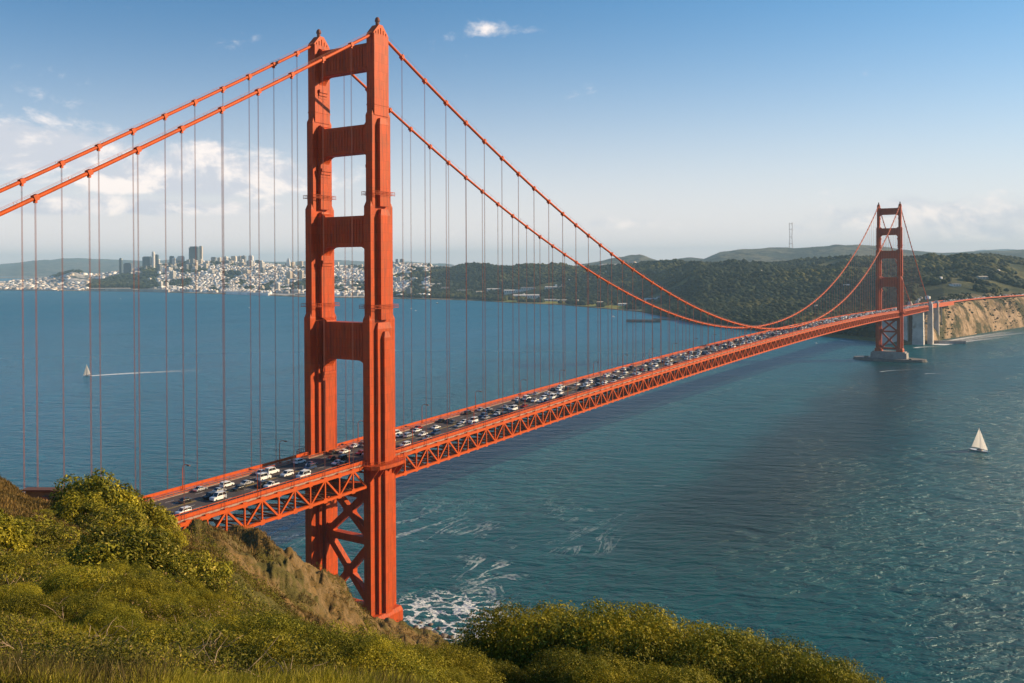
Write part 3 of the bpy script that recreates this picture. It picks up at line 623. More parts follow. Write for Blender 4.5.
tag(mb.build('suspender_rope', [ROPE, ORANGE2], bridge), kind='stuff')
# deck
YS = list(np.arange(-SIDE, SPAN+SIDE+.1, 7.62*1.0))
def ribbon(name, x0, x1, dz0, dz1, m, parent, ya=-SIDE, yb=SPAN+SIDE, step=7.62):
    mb = MB(); yy = np.linspace(ya, yb, int((yb-ya)/step)+2)
    for a, b in zip(yy[:-1], yy[1:]):
        za, zb = deckz(a), deckz(b)
        mb.add([(x0, a, za+dz0), (x1, a, za+dz0), (x1, b, zb+dz0), (x0, b, zb+dz0), (x0, a, za+dz1), (x1, a, za+dz1), (x1, b, zb+dz1), (x0, b, zb+dz1)],
               [(0, 3, 2, 1), (4, 5, 6, 7), (0, 1, 5, 4), (2, 3, 7, 6), (1, 2, 6, 5), (3, 0, 4, 7)])
    return mb.build(name, m, parent)
road = ribbon('roadway', -9.6, 9.6, -.5, 0, ASPH, bridge)
mb = MB(); mk = MB()
for lx in (-6.2, -3.1, 3.1, 6.2):
    for y in np.arange(-SIDE+4, SPAN+SIDE-6, 12.2):
        z0, z1 = deckz(y)+.006, deckz(y+3.6)+.006
        mb.add([(lx-.09, y, z0), (lx+.09, y, z0), (lx+.09, y+3.6, z1), (lx-.09, y+3.6, z1)], [(0, 1, 2, 3)])
tag(mb.build('lane_marking', WHITE, road), kind='stuff')
for y in np.arange(-SIDE, SPAN+SIDE-7, 7.62):
    for lx in (-.25, .25): mk.add([(lx-.08, y, deckz(y)+.006), (lx+.08, y, deckz(y)+.006), (lx+.08, y+7.62, deckz(y+7.62)+.006), (lx-.08, y+7.62, deckz(y+7.62)+.006)], [(0, 1, 2, 3)])
mk.build('centre_marking', YELLOW, road)
for s in (-1, 1):
    ribbon('sidewalk', *sorted((s*9.6, s*12.9)), -.35, .22, WALK, bridge)
    mb = MB()       # outer and roadside railings
    for x, hh, st in ((s*13.05, 1.25, 2.54), (s*9.85, .85, 3.8)):
        yy = np.arange(-SIDE, SPAN+SIDE+.1, 7.62)
        for a, b in zip(yy[:-1], yy[1:]):
            if x*s > 12 and (abs((a+b)/2) < 9 or abs((a+b)/2-SPAN) < 9): continue
            za, zb = deckz(a)+.22, deckz(b)+.22
            mb.beam((x, a, za+hh), (x, b, zb+hh), .20, .16); mb.beam((x, a, za+.2), (x, b, zb+.2), .12, .12)
            if x*s > 12: mb.beam((x, a, za+.75), (x, b, zb+.75), .05, .75)
            n = int(7.62/st)
            for k in range(n): q = a+7.62*k/n; mb.beam((x, q, deckz(q)+.2), (x, q, deckz(q)+.22+hh), .13, .13)
    mb.build('railing', ORANGE2, bridge)
    mb = MB(); x = s*13.7; p = 7.62     # stiffening truss
    secs = [(-SIDE, -8.2), (8.2, SPAN-8.2), (SPAN+8.2, SPAN+SIDE)]
    for ya, yb in secs:
        n = int(round((yb-ya)/p)); n += n % 2; yy = np.linspace(ya, yb, n+1)
        for i in range(n):
            a, b = yy[i], yy[i+1]; ta, tb = deckz(a)-.75, deckz(b)-.75; ba, bb = ta-7.0, tb-7.0
            mb.beam((x, a, ta), (x, b, tb), 1.0, 1.0); mb.beam((x, a, ba), (x, b, bb), .95, .85)
            if i % 2 == 0: mb.beam((x, a, ba), (x, b, tb), .62, .62)
            else: mb.beam((x, a, ta), (x, b, bb), .62, .62)
            mb.beam((x, a, ta), (x, a, ba), .5, .5)
            for z, zz in ((ta, 0), (ba, 0)): mb.box(x-.36, x+.36, a-.9, a+.9, z-.8, z+.8)
    mb.build('stiffening_truss', ORANGE2, bridge)
mb = MB()
for ya, yb in secs:
    yy = np.arange(ya, yb+.1, p)
    for i, a in enumerate(yy):
        ta = deckz(a)-1.4; mb.beam((-13.3, a, ta), (13.3, a, ta), .5, 1.3)
        if a+p <= yb+1:
            b = a+p; bb = deckz(b)-7.75; ba = deckz(a)-7.75
            for u, v in ((-13.3, 0), (0, 13.3)): mb.beam((u, a, ba), (v, b, bb), .5, .5); mb.beam((v, a, ba), (u, b, bb), .5, .5)
            mb.beam((-13.3, a, ba), (13.3, a, ba), .4, .5)
            if i % 2 == 0: mb.beam((-13.2, a, ba), (0, a, ta-.6), .35, .35); mb.beam((13.2, a, ba), (0, a, ta-.6), .35, .35)
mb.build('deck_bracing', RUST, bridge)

# ---------------------------------------------------------------- south shore structures
CONCP = mat('pale_concrete', (.62, .57, .52), .85, noise=[(.05, (.45, .41, .38), .4, .65), (.3, (.35, .31, .28), .6, .8), (.09, (.30, .24, .19), .55, .75)], bump=(.2, .5, .6))
def pylon(y, label, w=7, ztop=72, base=-2):
    r = tag(empty('bridge_pylon', (0, y, 0)), label, 'pylon')
    for s in (-1, 1):
        mb = MB(); x = s*15.5
        mb.box(x-4.2, x+4.2, -w/2, w/2, base, ztop-8, tx=.5, ty=.5); mb.box(x-3.5, x+3.5, -w/2+.8, w/2-.8, ztop-8, ztop+1.5, tx=.15, ty=.15); mb.box(x-2.6, x+2.6, -w/2+1.4, w/2-1.4, ztop+1.5, ztop+5, tx=.5, ty=.5)
        for k in (-1.9, 0, 1.9): mb.box(x+k-.35, x+k+.35, -w/2-.3, -w/2+.6, base, ztop-10)
        mb.build('shaft', CONCP, r)
    mb = MB(); mb.box(-12, 12, -w/2+1, w/2-1, ztop-18, ztop-12); mb.build('cross_wall', CONC, r)
    return r
pylon(SPAN+SIDE+4, 'tall pale concrete pylon carrying the deck at the shore beyond the far tower', 10, 69)
pylon(SPAN+SIDE+98, 'slimmer pale concrete pylon on the shore just behind the tall one', 7, 68)
fort = tag(empty('anchorage_block', (-14, 1604, 0)), 'massive stained concrete block with a rusty recess under the far end of the deck', 'anchorage')
mb = MB(); mb.box(-16, -1.2, -6, 14, -2, 55, tx=1.2, ty=1.0); mb.box(5.2, 22.5, -6, 14, -2, 57, tx=1.0, ty=1.0); mb.box(-1.6, 5.6, 2, 13, -2, 54)
for z in (14, 27, 40): mb.box(-16.3, -1.0, -6.1, 14.2, z, z+.8, ); mb.box(5.0, 22.8, -6.1, 14.2, z+1, z+1.8)
mb.box(-46, -16, -2, 12, -2, 47, tx=1.4, ty=1.4)
mb.build('wall', CONCP, fort)
mb = MB(); mb.box(-.8, 4.8, 1.2, 2.0, 0, 50); [mb.beam((-.8, 1, z), (4.8, 1, z+6), .7, .7) for z in (2, 10, 18, 26, 34, 42)]; mb.build('recess_panel', RUST, fort)
# approach viaduct: straight past the pylons, then bending west along the bluff
def apath():
    pts = [(0., SPAN+SIDE), (0., SPAN+SIDE+60)]
    for px, D in ((944, 1790), (958, 1880), (978, 1985), (1000, 2075), (1024, 2160), (1060, 2270)): pts.append(wxy(px, D))
    pts = np.array(pts); s = np.concatenate([[0], np.cumsum(np.hypot(*np.diff(pts, axis=0).T))]); ss = np.arange(0, s[-1], 8.0)
    x = np.interp(ss, s, pts[:, 0]); y = np.interp(ss, s, pts[:, 1]); k = np.ones(9)/9
    xs = np.convolve(np.pad(x, 4, mode='edge'), k, 'valid'); ys = np.convolve(np.pad(y, 4, mode='edge'), k, 'valid'); return np.stack([xs, ys], 1)
AP = apath()
via = tag(empty('approach_viaduct', (0, SPAN+SIDE, 0)), 'orange sided approach road curving along the bluff beyond the far pylons', 'viaduct')
def sweep(name, m, prof_list, n0=0, n1=None):
    mb = MB(); P = AP[n0:n1]; T = np.gradient(P, axis=0); T /= np.hypot(*T.T)[:, None]; N = np.stack([T[:, 1], -T[:, 0]], 1)
    for (o0, o1, z0, z1) in prof_list:
        for i in range(len(P)-1):
            q = []
            for z in (z0, z1):
                for j, o in ((i, o0), (i, o1), (i+1, o1), (i+1, o0)):
                    q.append((P[j][0]+N[j][0]*o, P[j][1]+N[j][1]*o-(SPAN+SIDE), ZS+z))
            mb.add(q, [(0, 1, 2, 3)[::-1], (4, 5, 6, 7), (0, 1, 5, 4), (2, 3, 7, 6), (1, 2, 6, 5), (3, 0, 4, 7)])
    return mb.build(name, m, via)
sweep('road_deck', ASPH, [(-12, 12, -1, 0)]); sweep('parapet', ORANGE2, [(-12.6, -12.0, -1.2, 1.3)]); sweep('parapet', ORANGE2, [(12.0, 12.6, -1.2, 1.3)]); sweep('side_girder', ORANGE2, [(-12.2, -11.0, -6.5, -1.01)], 0, 30); sweep('side_girder', ORANGE2, [(11.0, 12.2, -6.5, -1.01)], 0, 30)
mb = MB()
for i in (14, 18):
    for o in (-9, 9): x, y = AP[i]; mb = MB(); mb.box(x+o-1, x+o+1, y-SPAN-SIDE-1, y-SPAN-SIDE+1, 10, ZS-1.02); mb.build('column', CONC, via)
# ---------------------------------------------------------------- street lamps on the deck
def make_lamp():
    r = empty('street_lamp'); mb = MB(); mb.tube([(0, 0, 0), (0, 0, .5), (0, 0, .51), (0, 0, 7.2)], [.26, .26, .16, .10], 8); mb.build('post', ORANGE2, r)
    mb = MB(); mb.tube([(0, 0, 7.1)]+[(1.7*(1-math.cos(a)), 0, 7.1+1.2*math.sin(a)) for a in (.5, 1.0, 1.5)]+[(2.5, 0, 8.25)], .09, 6); mb.build('arm', ORANGE2, r)
    mb = MB(); mb.box(2.3, 3.5, -.28, .28, 8.0, 8.35, tx=.15, ty=.08); mb.build('lamp_head', RUST, r); return r
lamp0 = make_lamp(); used = [False]
ORD = ['first', 'second', 'third', 'fourth', 'fifth', 'sixth', 'seventh', 'eighth', 'ninth', 'tenth', 'eleventh', 'twelfth', 'thirteenth', 'fourteenth', 'fifteenth', 'sixteenth', 'seventeenth', 'eighteenth', 'nineteenth', 'twentieth']
for s, side in ((-1, 'far side'), (1, 'camera side')):
    for ks, nm in ((range(-4, 0), 'left of the near tower'), (range(0, 27), 'right of the near tower'), (range(29, 34), 'beyond the far tower')):
        for i, k in enumerate(ks):
            y = 22+45.72*k if k >= 0 else -24-45.72*(-k-1)
            if s > 0 and k < 0: y += 7
            rz = 0 if s < 0 else math.pi
            n = (-k if k < 0 else k+1)
            if not used[0]: o = lamp0; used[0] = True; o.location = (s*13.0, y, deckz(y)+.2); o.rotation_euler[2] = rz
            else: o = dup(lamp0, (s*13.0, y, deckz(y)+.2), rz)
            if k < 8: lb = f'curved street lamp on the {side} railing, {ORD[n-1]} {nm}'
            elif k < 27: lb = f'small distant orange street lamp on the {side} railing, far half of span'
            else: lb = f'tiny orange street lamp on the {side} railing beyond the far tower'
            tag(o, lb, 'street lamp', 'street lamps along the bridge deck')
# ---------------------------------------------------------------- vehicles
def make_car(kind, paintn):
    m = CARP[paintn]; L, Wd, Hh, hood = dict(sedan=(4.7, 1.85, 1.42, .85), suv=(4.9, 1.95, 1.78, 1.05), van=(5.4, 2.05, 2.3, 1.3), pickup=(5.6, 2.0, 1.85, 1.1), bus=(11.5, 2.55, 3.2, 1.2))[kind]
    r = empty(kind if kind in ('van', 'bus') else 'car'); mb = MB(); l = L/2; w = Wd/2
    prof = [(-l, .35), (l, .35), (l, hood*.75), (l-.3, hood*.92), (l*.42, hood), (-l*.72 if kind != 'bus' else -l+.1, hood+.05), (-l+.1, hood*.95)]
    mb.prism(prof, -w, w, 'x')
    if kind == 'sedan': top = [(l*.42, hood), (l*.10, Hh), (-l*.38, Hh), (-l*.74, hood+.05)]
    elif kind == 'pickup': top = [(l*.42, hood), (l*.18, Hh), (-l*.10, Hh), (-l*.16, hood)]
    elif kind == 'bus': top = [(l-.05, hood), (l-.25, Hh), (-l+.15, Hh), (-l+.12, hood)]
    else: top = [(l*.46, hood), (l*.22, Hh), (-l*.86, Hh), (-l*.95, hood)]
    # roof slab and pillars: glass house slightly inside, roof on top
    mb2 = MB(); n = len(top); wi = w-.12
    mb2.prism(top, -wi+.04, wi-.04, 'x'); 
    (a0, _), (a1, _), (a2, _), (a3, _) = top; mb.box(-wi, wi, min(a1, a2)-.05, max(a1, a2)+.05, Hh-.09, Hh+.03, tx=.08, ty=.05)
    for (p0, p1) in (((a0, hood), (a1, Hh)), ((a3, hood), (a2, Hh))):
        for s in (-1, 1): mb.beam((s*(wi-.03), p0[0], p0[1]), (s*(wi-.03), p1[0], p1[1]-.05), .1, .12)
    mid = (a1+a2)/2
    for s in (-1, 1): mb.beam((s*(wi-.02), mid, hood-.02), (s*(wi-.02), mid, Hh-.05), .06, .14, ref=(1, 0, 0))
    mb.build('body', m, r); mb2.build('window', GLASS, r)
    for sx in (-1, 1):
        for yy in (l*.62, -l*.62):
            q = MB(); q.tube([(sx*(w-.2), yy, .34), (sx*(w+.02), yy, .34)], .35, 10); q.build('wheel', TYRE, r)
    if kind == 'pickup':
        q = MB(); q.box(-w+.15, w-.15, -l+.25, -l*.2, hood+.051, hood+.09); q.build('truck_bed', TYRE, r)
    return r
KINDS = [('sedan', 'white', 'white sedan', .17), ('suv', 'white', 'white suv', .14), ('van', 'white', 'white van', .09), ('sedan', 'silver', 'silver sedan', .12), ('suv', 'black', 'black suv', .11),
         ('sedan', 'black', 'black sedan', .13), ('sedan', 'grey', 'dark grey sedan', .08), ('suv', 'silver', 'silver suv', .05), ('sedan', 'red', 'red sedan', .03), ('pickup', 'white', 'white pickup truck', .03), ('suv', 'blue', 'dark blue suv', .03), ('sedan', 'white', 'white sedan', .01)]
protos = {}; rc = random.Random(5); counts = {}
LN = ['lane by the far railing', 'second lane from far railing', 'lane just beyond centre line', 'lane just before centre line', 'second lane from near railing', 'lane by the near railing']
cars = []
for li, lx in enumerate((-7.8, -4.65, -1.6, 1.6, 4.65, 7.8)):
    y = -135+rc.uniform(0, 20)
    while y < SPAN+SIDE-4:
        cars.append((li, lx, y)); y += rc.choice((9, 12, 14, 18, 24, 30, 44))*(.8 if y < 0 else .72 if y < 550 else .95)+rc.uniform(0, 6)
far_cars = sorted(cars, key=lambda c: abs(c[2]))
cars = sorted(far_cars[:290], key=lambda c: c[2])
for li, lx, y in cars:
    u = rc.random()*.99; acc = 0
    for K in KINDS:
        acc += K[3]
        if u < acc: break
    kind, pn, nm, _ = K; key = (kind, pn); z = deckz(y)+.012; rz = (math.pi if li >= 3 else 0); sl = (deckz(y+1)-deckz(y-1))/2
    xx = lx+rc.uniform(-.25, .25)
    if key not in protos: o = make_car(kind, pn); o.location = (xx, y, z); o.rotation_euler = (0, 0, rz); protos[key] = o; kids(o); [kids(c) for c in kids(o)]
    else: o = dup(protos[key], (xx, y, z), rz)
    o.rotation_euler[0] = math.atan(sl)*(1 if rz == 0 else -1)
    cat = 'bus' if kind == 'bus' else ('van' if kind == 'van' else ('truck' if kind == 'pickup' else 'car'))
    if y < 330:
        sec = 'left of the near tower' if y < 0 else 'right of the near tower'; k2 = (nm, li, y < 0)
        cl = sorted([c[2] for c in cars if c[0] == li and (c[2] < 0) == (y < 0)], key=abs).index(y)
        if cl < 16: lb = f'{nm}, {LN[li]}, {ORD[cl]} {sec}'
        else: lb = f'{nm} in the {LN[li]} towards mid span'
    elif y < 640: lb = f'{nm} among the queueing traffic on the near half of the span'
    elif y < SPAN: lb = f'tiny {nm} in the traffic on the far half of the span'
    else: lb = f'tiny {nm} on the deck beyond the far tower'
    tag(o, lb, cat, 'vehicles crossing the bridge')
mb = MB()
for li, lx, y in far_cars[290:]:
    c = rc.choice((0, 0, 1, 2)); z = deckz(y)
    mb.beam((lx, y-2.3, z+.75), (lx, y+2.3, z+.75), 1.85, .85, c); mb.beam((lx, y-1.6, z+1.35), (lx, y+.9, z+1.35), 1.6, .5, c)
for (p0, n) in ((5, 110),):
    for k in range(n):
        i = rc.randrange(3, len(AP)-3); T = AP[i+1]-AP[i]; T = T/np.hypot(*T); N = np.array([T[1], -T[0]]); o = rc.choice((-7.8, -4.6, -1.6, 1.6, 4.6, 7.8)); f = rc.random()
        q = AP[i]+T*8*f+N*o; a = (q[0]-T[0]*2.2, q[1]-T[1]*2.2, ZS+.85); b = (q[0]+T[0]*2.2, q[1]+T[1]*2.2, ZS+.85); c = rc.choice((0, 0, 1, 2))
        mb.beam(a, b, 1.9, .9, c); mb.beam((q[0]-T[0]*1.3, q[1]-T[1]*1.3, ZS+1.4), (q[0]+T[0]*.9, q[1]+T[1]*.9, ZS+1.4), 1.6, .5, c)
o = mb.build('distant_traffic', [CARP['white'], CARP['black'], CARP['silver']]); tag(o, 'specks of traffic on the approach road beyond the far pylons', 'traffic', kind='stuff')
# ---------------------------------------------------------------- far woods
def ico():
    import bmesh
    bm = bmesh.new(); bmesh.ops.create_icosphere(bm, subdivisions=1, radius=1); v = np.array([p.co[:] for p in bm.verts]); f = np.array([[q.index for q in fc.verts] for fc in bm.faces]); bm.free(); return v, f
IV, IF = ico()
def woods(name, px, D, r0, r1, m, sq=.85, label=None):
    z, x, y = farz(px, D); n = len(px); r = RNG.uniform(r0, r1, n)
    sc = np.stack([r, r*RNG.uniform(.8, 1.2, n), r*RNG.uniform(sq*.7, sq*1.3, n)], 1)
    jit = RNG.uniform(.6, 1.3, (n, len(IV), 1)); V = IV[None]*sc[:, None]*jit+np.stack([x, y, z+r*.55], 1)[:, None]
    Fc = IF[None]+(np.arange(n)*len(IV))[:, None, None]
    o = npmesh(name, V.reshape(-1, 3), Fc.reshape(-1, 3), m); tag(o, label, 'woodland', kind='stuff')
FOR = mat('far_tree_foliage', (.026, .038, .018), .9, spec=.1, noise=[(.0035, (.080, .080, .024), .5, .64), (.05, (.018, .027, .012), .5, .75)], island=.9)
def pick(n, pxr, s0, s1, keep=None):
    px = RNG.uniform(*pxr, n); dc, d1, z1, d2, z2 = far_cols(px); u = RNG.uniform(0, 1, n)
    D = dc+(d2*1.06-dc)*(s0+(s1-s0)*u); k = np.ones(n, bool) if keep is None else keep(px, D); return px[k], D[k]
def kp(px, D):
    dc, d1, z1, d2, z2 = far_cols(px)
    tt = (px-362)/F; x = CAM[0]+D*(math.sin(YAW)+tt*math.cos(YAW)); y = CAM[1]+D*(math.cos(YAW)-tt*math.sin(YAW))
    clear = fbm(x*.0022, y*.0022, 77, 4) < .20
    lawn = (px > 470) & (px < 650) & (D < dc+(d1-dc)*.9)
    bluff = (px > 905) & (D < d1+120)
    return clear & ~lawn & ~bluff & (urban(px, D) < .5) & ((D > d1*.97) | ((px > 650) & (px < 905) & (D > dc+25))) & ~((px > 915) & (D < d1+500) & (fbm(x*.006, y*.006, 5, 3) > -.05))
a, b = pick(48000, (428, 1120), .12, 1.0, kp); woods('woodland', a, b, 4.5, 11, FOR, label='dark wooded hills of dense trees behind the far half of the bridge')
a, b = pick(2600, (88, 158), .10, .5, lambda p, d: d < 6900-abs(p-122)*25); woods('city_park_trees', a, b, 12, 24, FOR, .6, 'dark green wooded point below the city beside the pale seawall')
a, b = pick(900, (52, 82), .82, .97, None); woods('island_trees', a, b, 14, 24, FOR, .6, 'dark tree covered mound at the left end of the city')
a, b = pick(3800, (140, 430), .12, 1.0, lambda p, d: fbm(p*.06, d*.004, 9, 3) > .13); woods('street_trees', a, b, 9, 20, FOR, .7, 'dark tree clumps between the white city houses')
a, b = pick(2600, (385, 640), .03, .16, lambda p, d: (p < 505) | (fbm(p*.1, d*.01, 3, 3) > .25)); woods('shore_trees', a, b, 6, 12, FOR, .8, 'low dark trees along the shore beside the green lawn')

a, b = pick(5000, (655, 905), .012, .16, None); woods('shore_woods', a, b, 4.5, 11, FOR, label='dark trees down to the shore under the far half of the span')

# ---------------------------------------------------------------- city
BCOL = {'white': mat('white_render', (.66, .62, .57), .8, rnd=.3), 'cream': mat('cream_render', (.58, .49, .38), .8, rnd=.3), 'grey': mat('grey_facade', (.20, .21, .22), .6, rnd=.4), 'blue': mat('dark_glass_facade', (.06, .09, .11), .35, rnd=.3)}
ROOF = mat('dark_flat_roof', (.16, .14, .13), .9); WINM = mat('window_band_glass', (.05, .06, .07), .25)
def facade_rows(mb, w, d, h, fl=3.6, mi=1):
    z = 2.0
    while z+1.9 < h-1: mb.box(-w/2-.12, w/2+.12, -d/2-.12, d/2+.12, z, z+1.6, mi); z += fl
def bldg(col, w, d, h, style):
    mb = MB()
    if style == 'gable':
        mb.box(-w/2, w/2, -d/2, d/2, -14, h); mb.prism([(-w/2-.5, h), (w/2+.5, h), (0, h+w*.32)], -d/2-.4, d/2+.4, 'y', 2)
    else:
        mb.box(-w/2, w/2, -d/2, d/2, -14, h); mb.box(-w/2-.3, w/2+.3, -d/2-.3, d/2+.3, h, h+.9); mb.box(-w*.42, w*.42, -d*.42, d*.42, h+.9, h+1.0, 2)
        mb.box(-w*.2, w*.22, -d*.2, d*.15, h+1.0, h+3.6)
    facade_rows(mb, w, d, h, 4.4 if h > 20 else 3.4)
    o = mb.build('city_building', [BCOL[col], WINM, ROOF]); kids(o); return o
PB = []
for col in ('white', 'white', 'cream', 'grey'):
    for (w, d, h, st) in ((14, 20, 12, 'flat'), (22, 28, 19, 'flat'), (11, 16, 9, 'gable'), (30, 18, 15, 'flat'), (18, 18, 34, 'flat')): PB.append((col, w, h, st, bldg(col, w, d, h, st), [False]))
rb = random.Random(12); nb = 0
def place_b(px, D, P, sc, label, cat='building', group='buildings of the far shore city', rz=None):
    z, x, y = farz(np.array([px]), np.array([D])); loc = (float(x[0]), float(y[0]), float(z[0])); rz = rb.choice((.25, .25+math.pi/2))+rb.uniform(-.1, .1) if rz is None else rz
    if not P[5][0]: P[5][0] = True; o = P[4]; o.location = loc; o.rotation_euler = (0, 0, rz); o.scale = (sc,)*3 if not isinstance(sc, tuple) else sc
    else: o = dup(P[4], loc, rz, sc)
    tag(o, label, cat, group); return o
def zone(px):
    if px < 100: return 'on the far left point'
    if px < 200: return 'below the city skyline at left'
    if px < 320: return 'in the streets left of the near tower'
    if px < 400: return 'on the slope behind the near tower'
    return 'among trees right of the near tower'
# skyline buildings first (largest), then the hillside blocks
def tower_b(px, ytop, wpx, ybase, D, mcol, label, shape='box'):
    z, x, y = farz(np.array([float(px)]), np.array([float(D)])); x, y, z = float(x[0]), float(y[0]), float(z[0])-15; h = zof(px, ytop, D)-z; w = wpx*D/F
    mb = MB()
    if shape == 'cone': mb.box(-w/2, w/2, -w/2, w/2, 0, h*.8, tx=w*.22, ty=w*.22); mb.box(-w*.28, w*.28, -w*.28, w*.28, h*.8, h, tx=w*.24, ty=w*.24)
    elif shape == 'round': mb.tube([(0, 0, 0), (0, 0, h*.9), (0, 0, h*.97), (0, 0, h)], [w/2, w/2, w*.42, w*.2], 14)
    else:
        mb.box(-w/2, w/2, -w*.4, w*.4, 0, h*.94); mb.box(-w*.4, w*.4, -w*.3, w*.3, h*.94, h)
        for k in range(-3, 4): mb.box(k*w/7.5-w*.02, k*w/7.5+w*.02, -w*.42, w*.42, 4, h*.92)
    o = mb.build('tower_block', [BCOL[mcol]]); o.location = (x, y, z); o.rotation_euler[2] = .5; tag(o, label, 'building'); return o
tower_b(194.5, 246.5, 9, 262, 7300, 'blue', 'broad dark tower block, the tallest building of the city skyline')
tower_b(201, 246, 3.2, 262, 7350, 'cream', 'narrow sunlit cream tower against the right side of the broad dark block')
tower_b(153.5, 251.5, 3.4, 270, 7000, 'white', 'slim white round topped tower at the left of the city skyline', 'round')
tower_b(156.5, 254.5, 4, 268, 7300, 'blue', 'short dark block just right of the slim white tower')
tower_b(147.5, 256.5, 8, 268, 7300, 'blue', 'wide dark block just left of the slim white tower')
tower_b(121, 258, 3.6, 272, 6900, 'blue', 'isolated dark rounded tower at the left edge of the city', 'round')
tower_b(128, 263, 7, 272, 7000, 'grey', 'low dark building beside the isolated rounded tower')
tower_b(172, 256, 4, 268, 7300, 'grey', 'grey tower block between the slim white tower and the broad dark block')
tower_b(181, 256, 6, 268, 7300, 'white', 'pale broad block left of the broad dark tower')
tower_b(251, 255.5, 4.6, 267, 6900, 'white', 'bright white slab tower midway between the broad dark block and the near tower')
tower_b(257.5, 260, 4, 267, 6900, 'blue', 'small dark block right of the bright white slab tower')
tower_b(288.5, 258, 5, 270, 6600, 'white', 'tapering white tower close to the left side of the near tower', 'cone')
tower_b(234, 256, 5, 266, 7100, 'cream', 'cream tower left of the bright white slab tower')
tower_b(214, 257, 5, 266, 7300, 'grey', 'grey block just right of the broad dark tower')
tower_b(397, 259, 2.6, 268, 6000, 'grey', 'small dark block on the crest right of the near tower')
Q = []
for k in range(250):
    px = rb.uniform(126, 320); D = float(far_cols(np.array([px]))[3][0])*rb.uniform(.80, 1.0); Q.append((px, D, 0))
for k in range(900): px = rb.uniform(128, 425); dc, d1, z1, d2, z2 = [float(v[0]) for v in far_cols(np.array([px]))]; Q.append((px, dc+(d2-dc)*rb.uniform(.05, 1), 1))
rb.shuffle(Q); nsky = 0; stuffb = MB(); nth = 0
for px, D, k in Q:
    if k == 1 and fbm(np.array([px*.06]), np.array([D*.004]), 9, 3)[0] > .16 and rb.random() < .8: continue
    if k == 0: P = rb.choice([p for p in PB if p[2] > 15]); sc = rb.uniform(.8, 1.7) if px > 150 else rb.uniform(.6, 1.0)
    else: P = rb.choice(PB); sc = rb.uniform(.8, 1.35)
    if nth < 235: 
        kind = P[0]+(' tower block' if P[2] > 30 else (' gabled house' if P[3] == 'gable' else ' flat building'))
        place_b(px, D, P, sc, f'small {kind} {zone(px)}'); nth += 1
HV = [[], []]
def housebatch(name, px, D, w0, w1, h0, h1, cols, label):
    z, x, y = farz(px, D); n = len(px); w = RNG.uniform(w0, w1, n)/2; d = RNG.uniform(w0, w1, n)/2; h = RNG.uniform(h0, h1, n); a = .25+RNG.integers(0, 2, n)*1.57+RNG.normal(0, .1, n)
    b = np.array([(-1, -1, 0), (1, -1, 0), (1, 1, 0), (-1, 1, 0), (-1, -1, 1), (1, -1, 1), (1, 1, 1), (-1, 1, 1), (-1, 0, 1.28), (1, 0, 1.28)], float)
    V = b[None]*np.stack([w, d, h], 1)[:, None]; V[:, :4, 2] = -12
    X = V[..., 0]*np.cos(a)[:, None]-V[..., 1]*np.sin(a)[:, None]+x[:, None]; Y = V[..., 0]*np.sin(a)[:, None]+V[..., 1]*np.cos(a)[:, None]+y[:, None]; V = np.stack([X, Y, V[..., 2]+z[:, None]], -1)
    f = np.array([(0, 1, 5, 4), (1, 2, 6, 5), (2, 3, 7, 6), (3, 0, 4, 7), (4, 5, 9, 8), (6, 7, 8, 9), (5, 6, 9, 9), (7, 4, 8, 8)])
    Fc = f[None]+(np.arange(n)*10)[:, None, None]; Fc = Fc.reshape(-1, 4)
    # triangles for the gable ends
    tri = Fc[:, 2] == Fc[:, 3]; T = np.concatenate([Fc[~tri][:, [0, 1, 2]], Fc[~tri][:, [0, 2, 3]], Fc[tri][:, :3]])
    ci = RNG.integers(0, len(cols), n); mi = np.concatenate([ci[Fc[~tri][:, 0]//10]]*2+[ci[Fc[tri][:, 0]//10]])
    o = npmesh(name, V.reshape(-1, 3), T, cols, midx=mi); tag(o, label, 'houses', kind='stuff')
HW = mat('pale_house_walls', (.82, .78, .73), .85, island=.3); HC = mat('tan_house_walls', (.55, .45, .35), .85, island=.35); HG = mat('grey_house_walls', (.28, .27, .27), .85, island=.4)
a, b = pick(17000, (124, 430), .04, 1.0, lambda p, d: (fbm(p*.06, d*.004, 9, 3) < .17) & ~((p < 158) & (d < 6900)))
housebatch('city_houses', a, b, 9, 22, 6, 13, [HW, HW, HC, HG], 'dense mass of pale houses covering the city hillsides')
a, b = pick(4200, (-60, 125), .02, .95, lambda p, d: (fbm(p*.05, d*.003, 19, 3) < .12) & ~((p > 88) & (d < 6900)) & ~((p > 54) & (p < 80) & (d > 7100)))
housebatch('waterfront_houses', a, b, 12, 34, 5, 13, [HW, HC, HG], 'low pale buildings spread over the flat point at the far left')
a, b = pick(1500, (428, 700), .90, 1.0, lambda p, d: (fbm(p*.07, d*.004, 29, 3) > -.02) & (p < 655)); housebatch('hill_houses', a, b, 11, 22, 7, 13, [HW, HC, HG], 'pale houses along the wooded crest right of the near tower')
a, b = pick(1500, (400, 1000), .12, .8, lambda p, d: (fbm(p*.05, d*.0035, 39, 3) > .33)); housebatch('woodland_houses', a, b, 6, 11, 4, 7, [HW, HC], 'scattered pale houses among the dark woods')
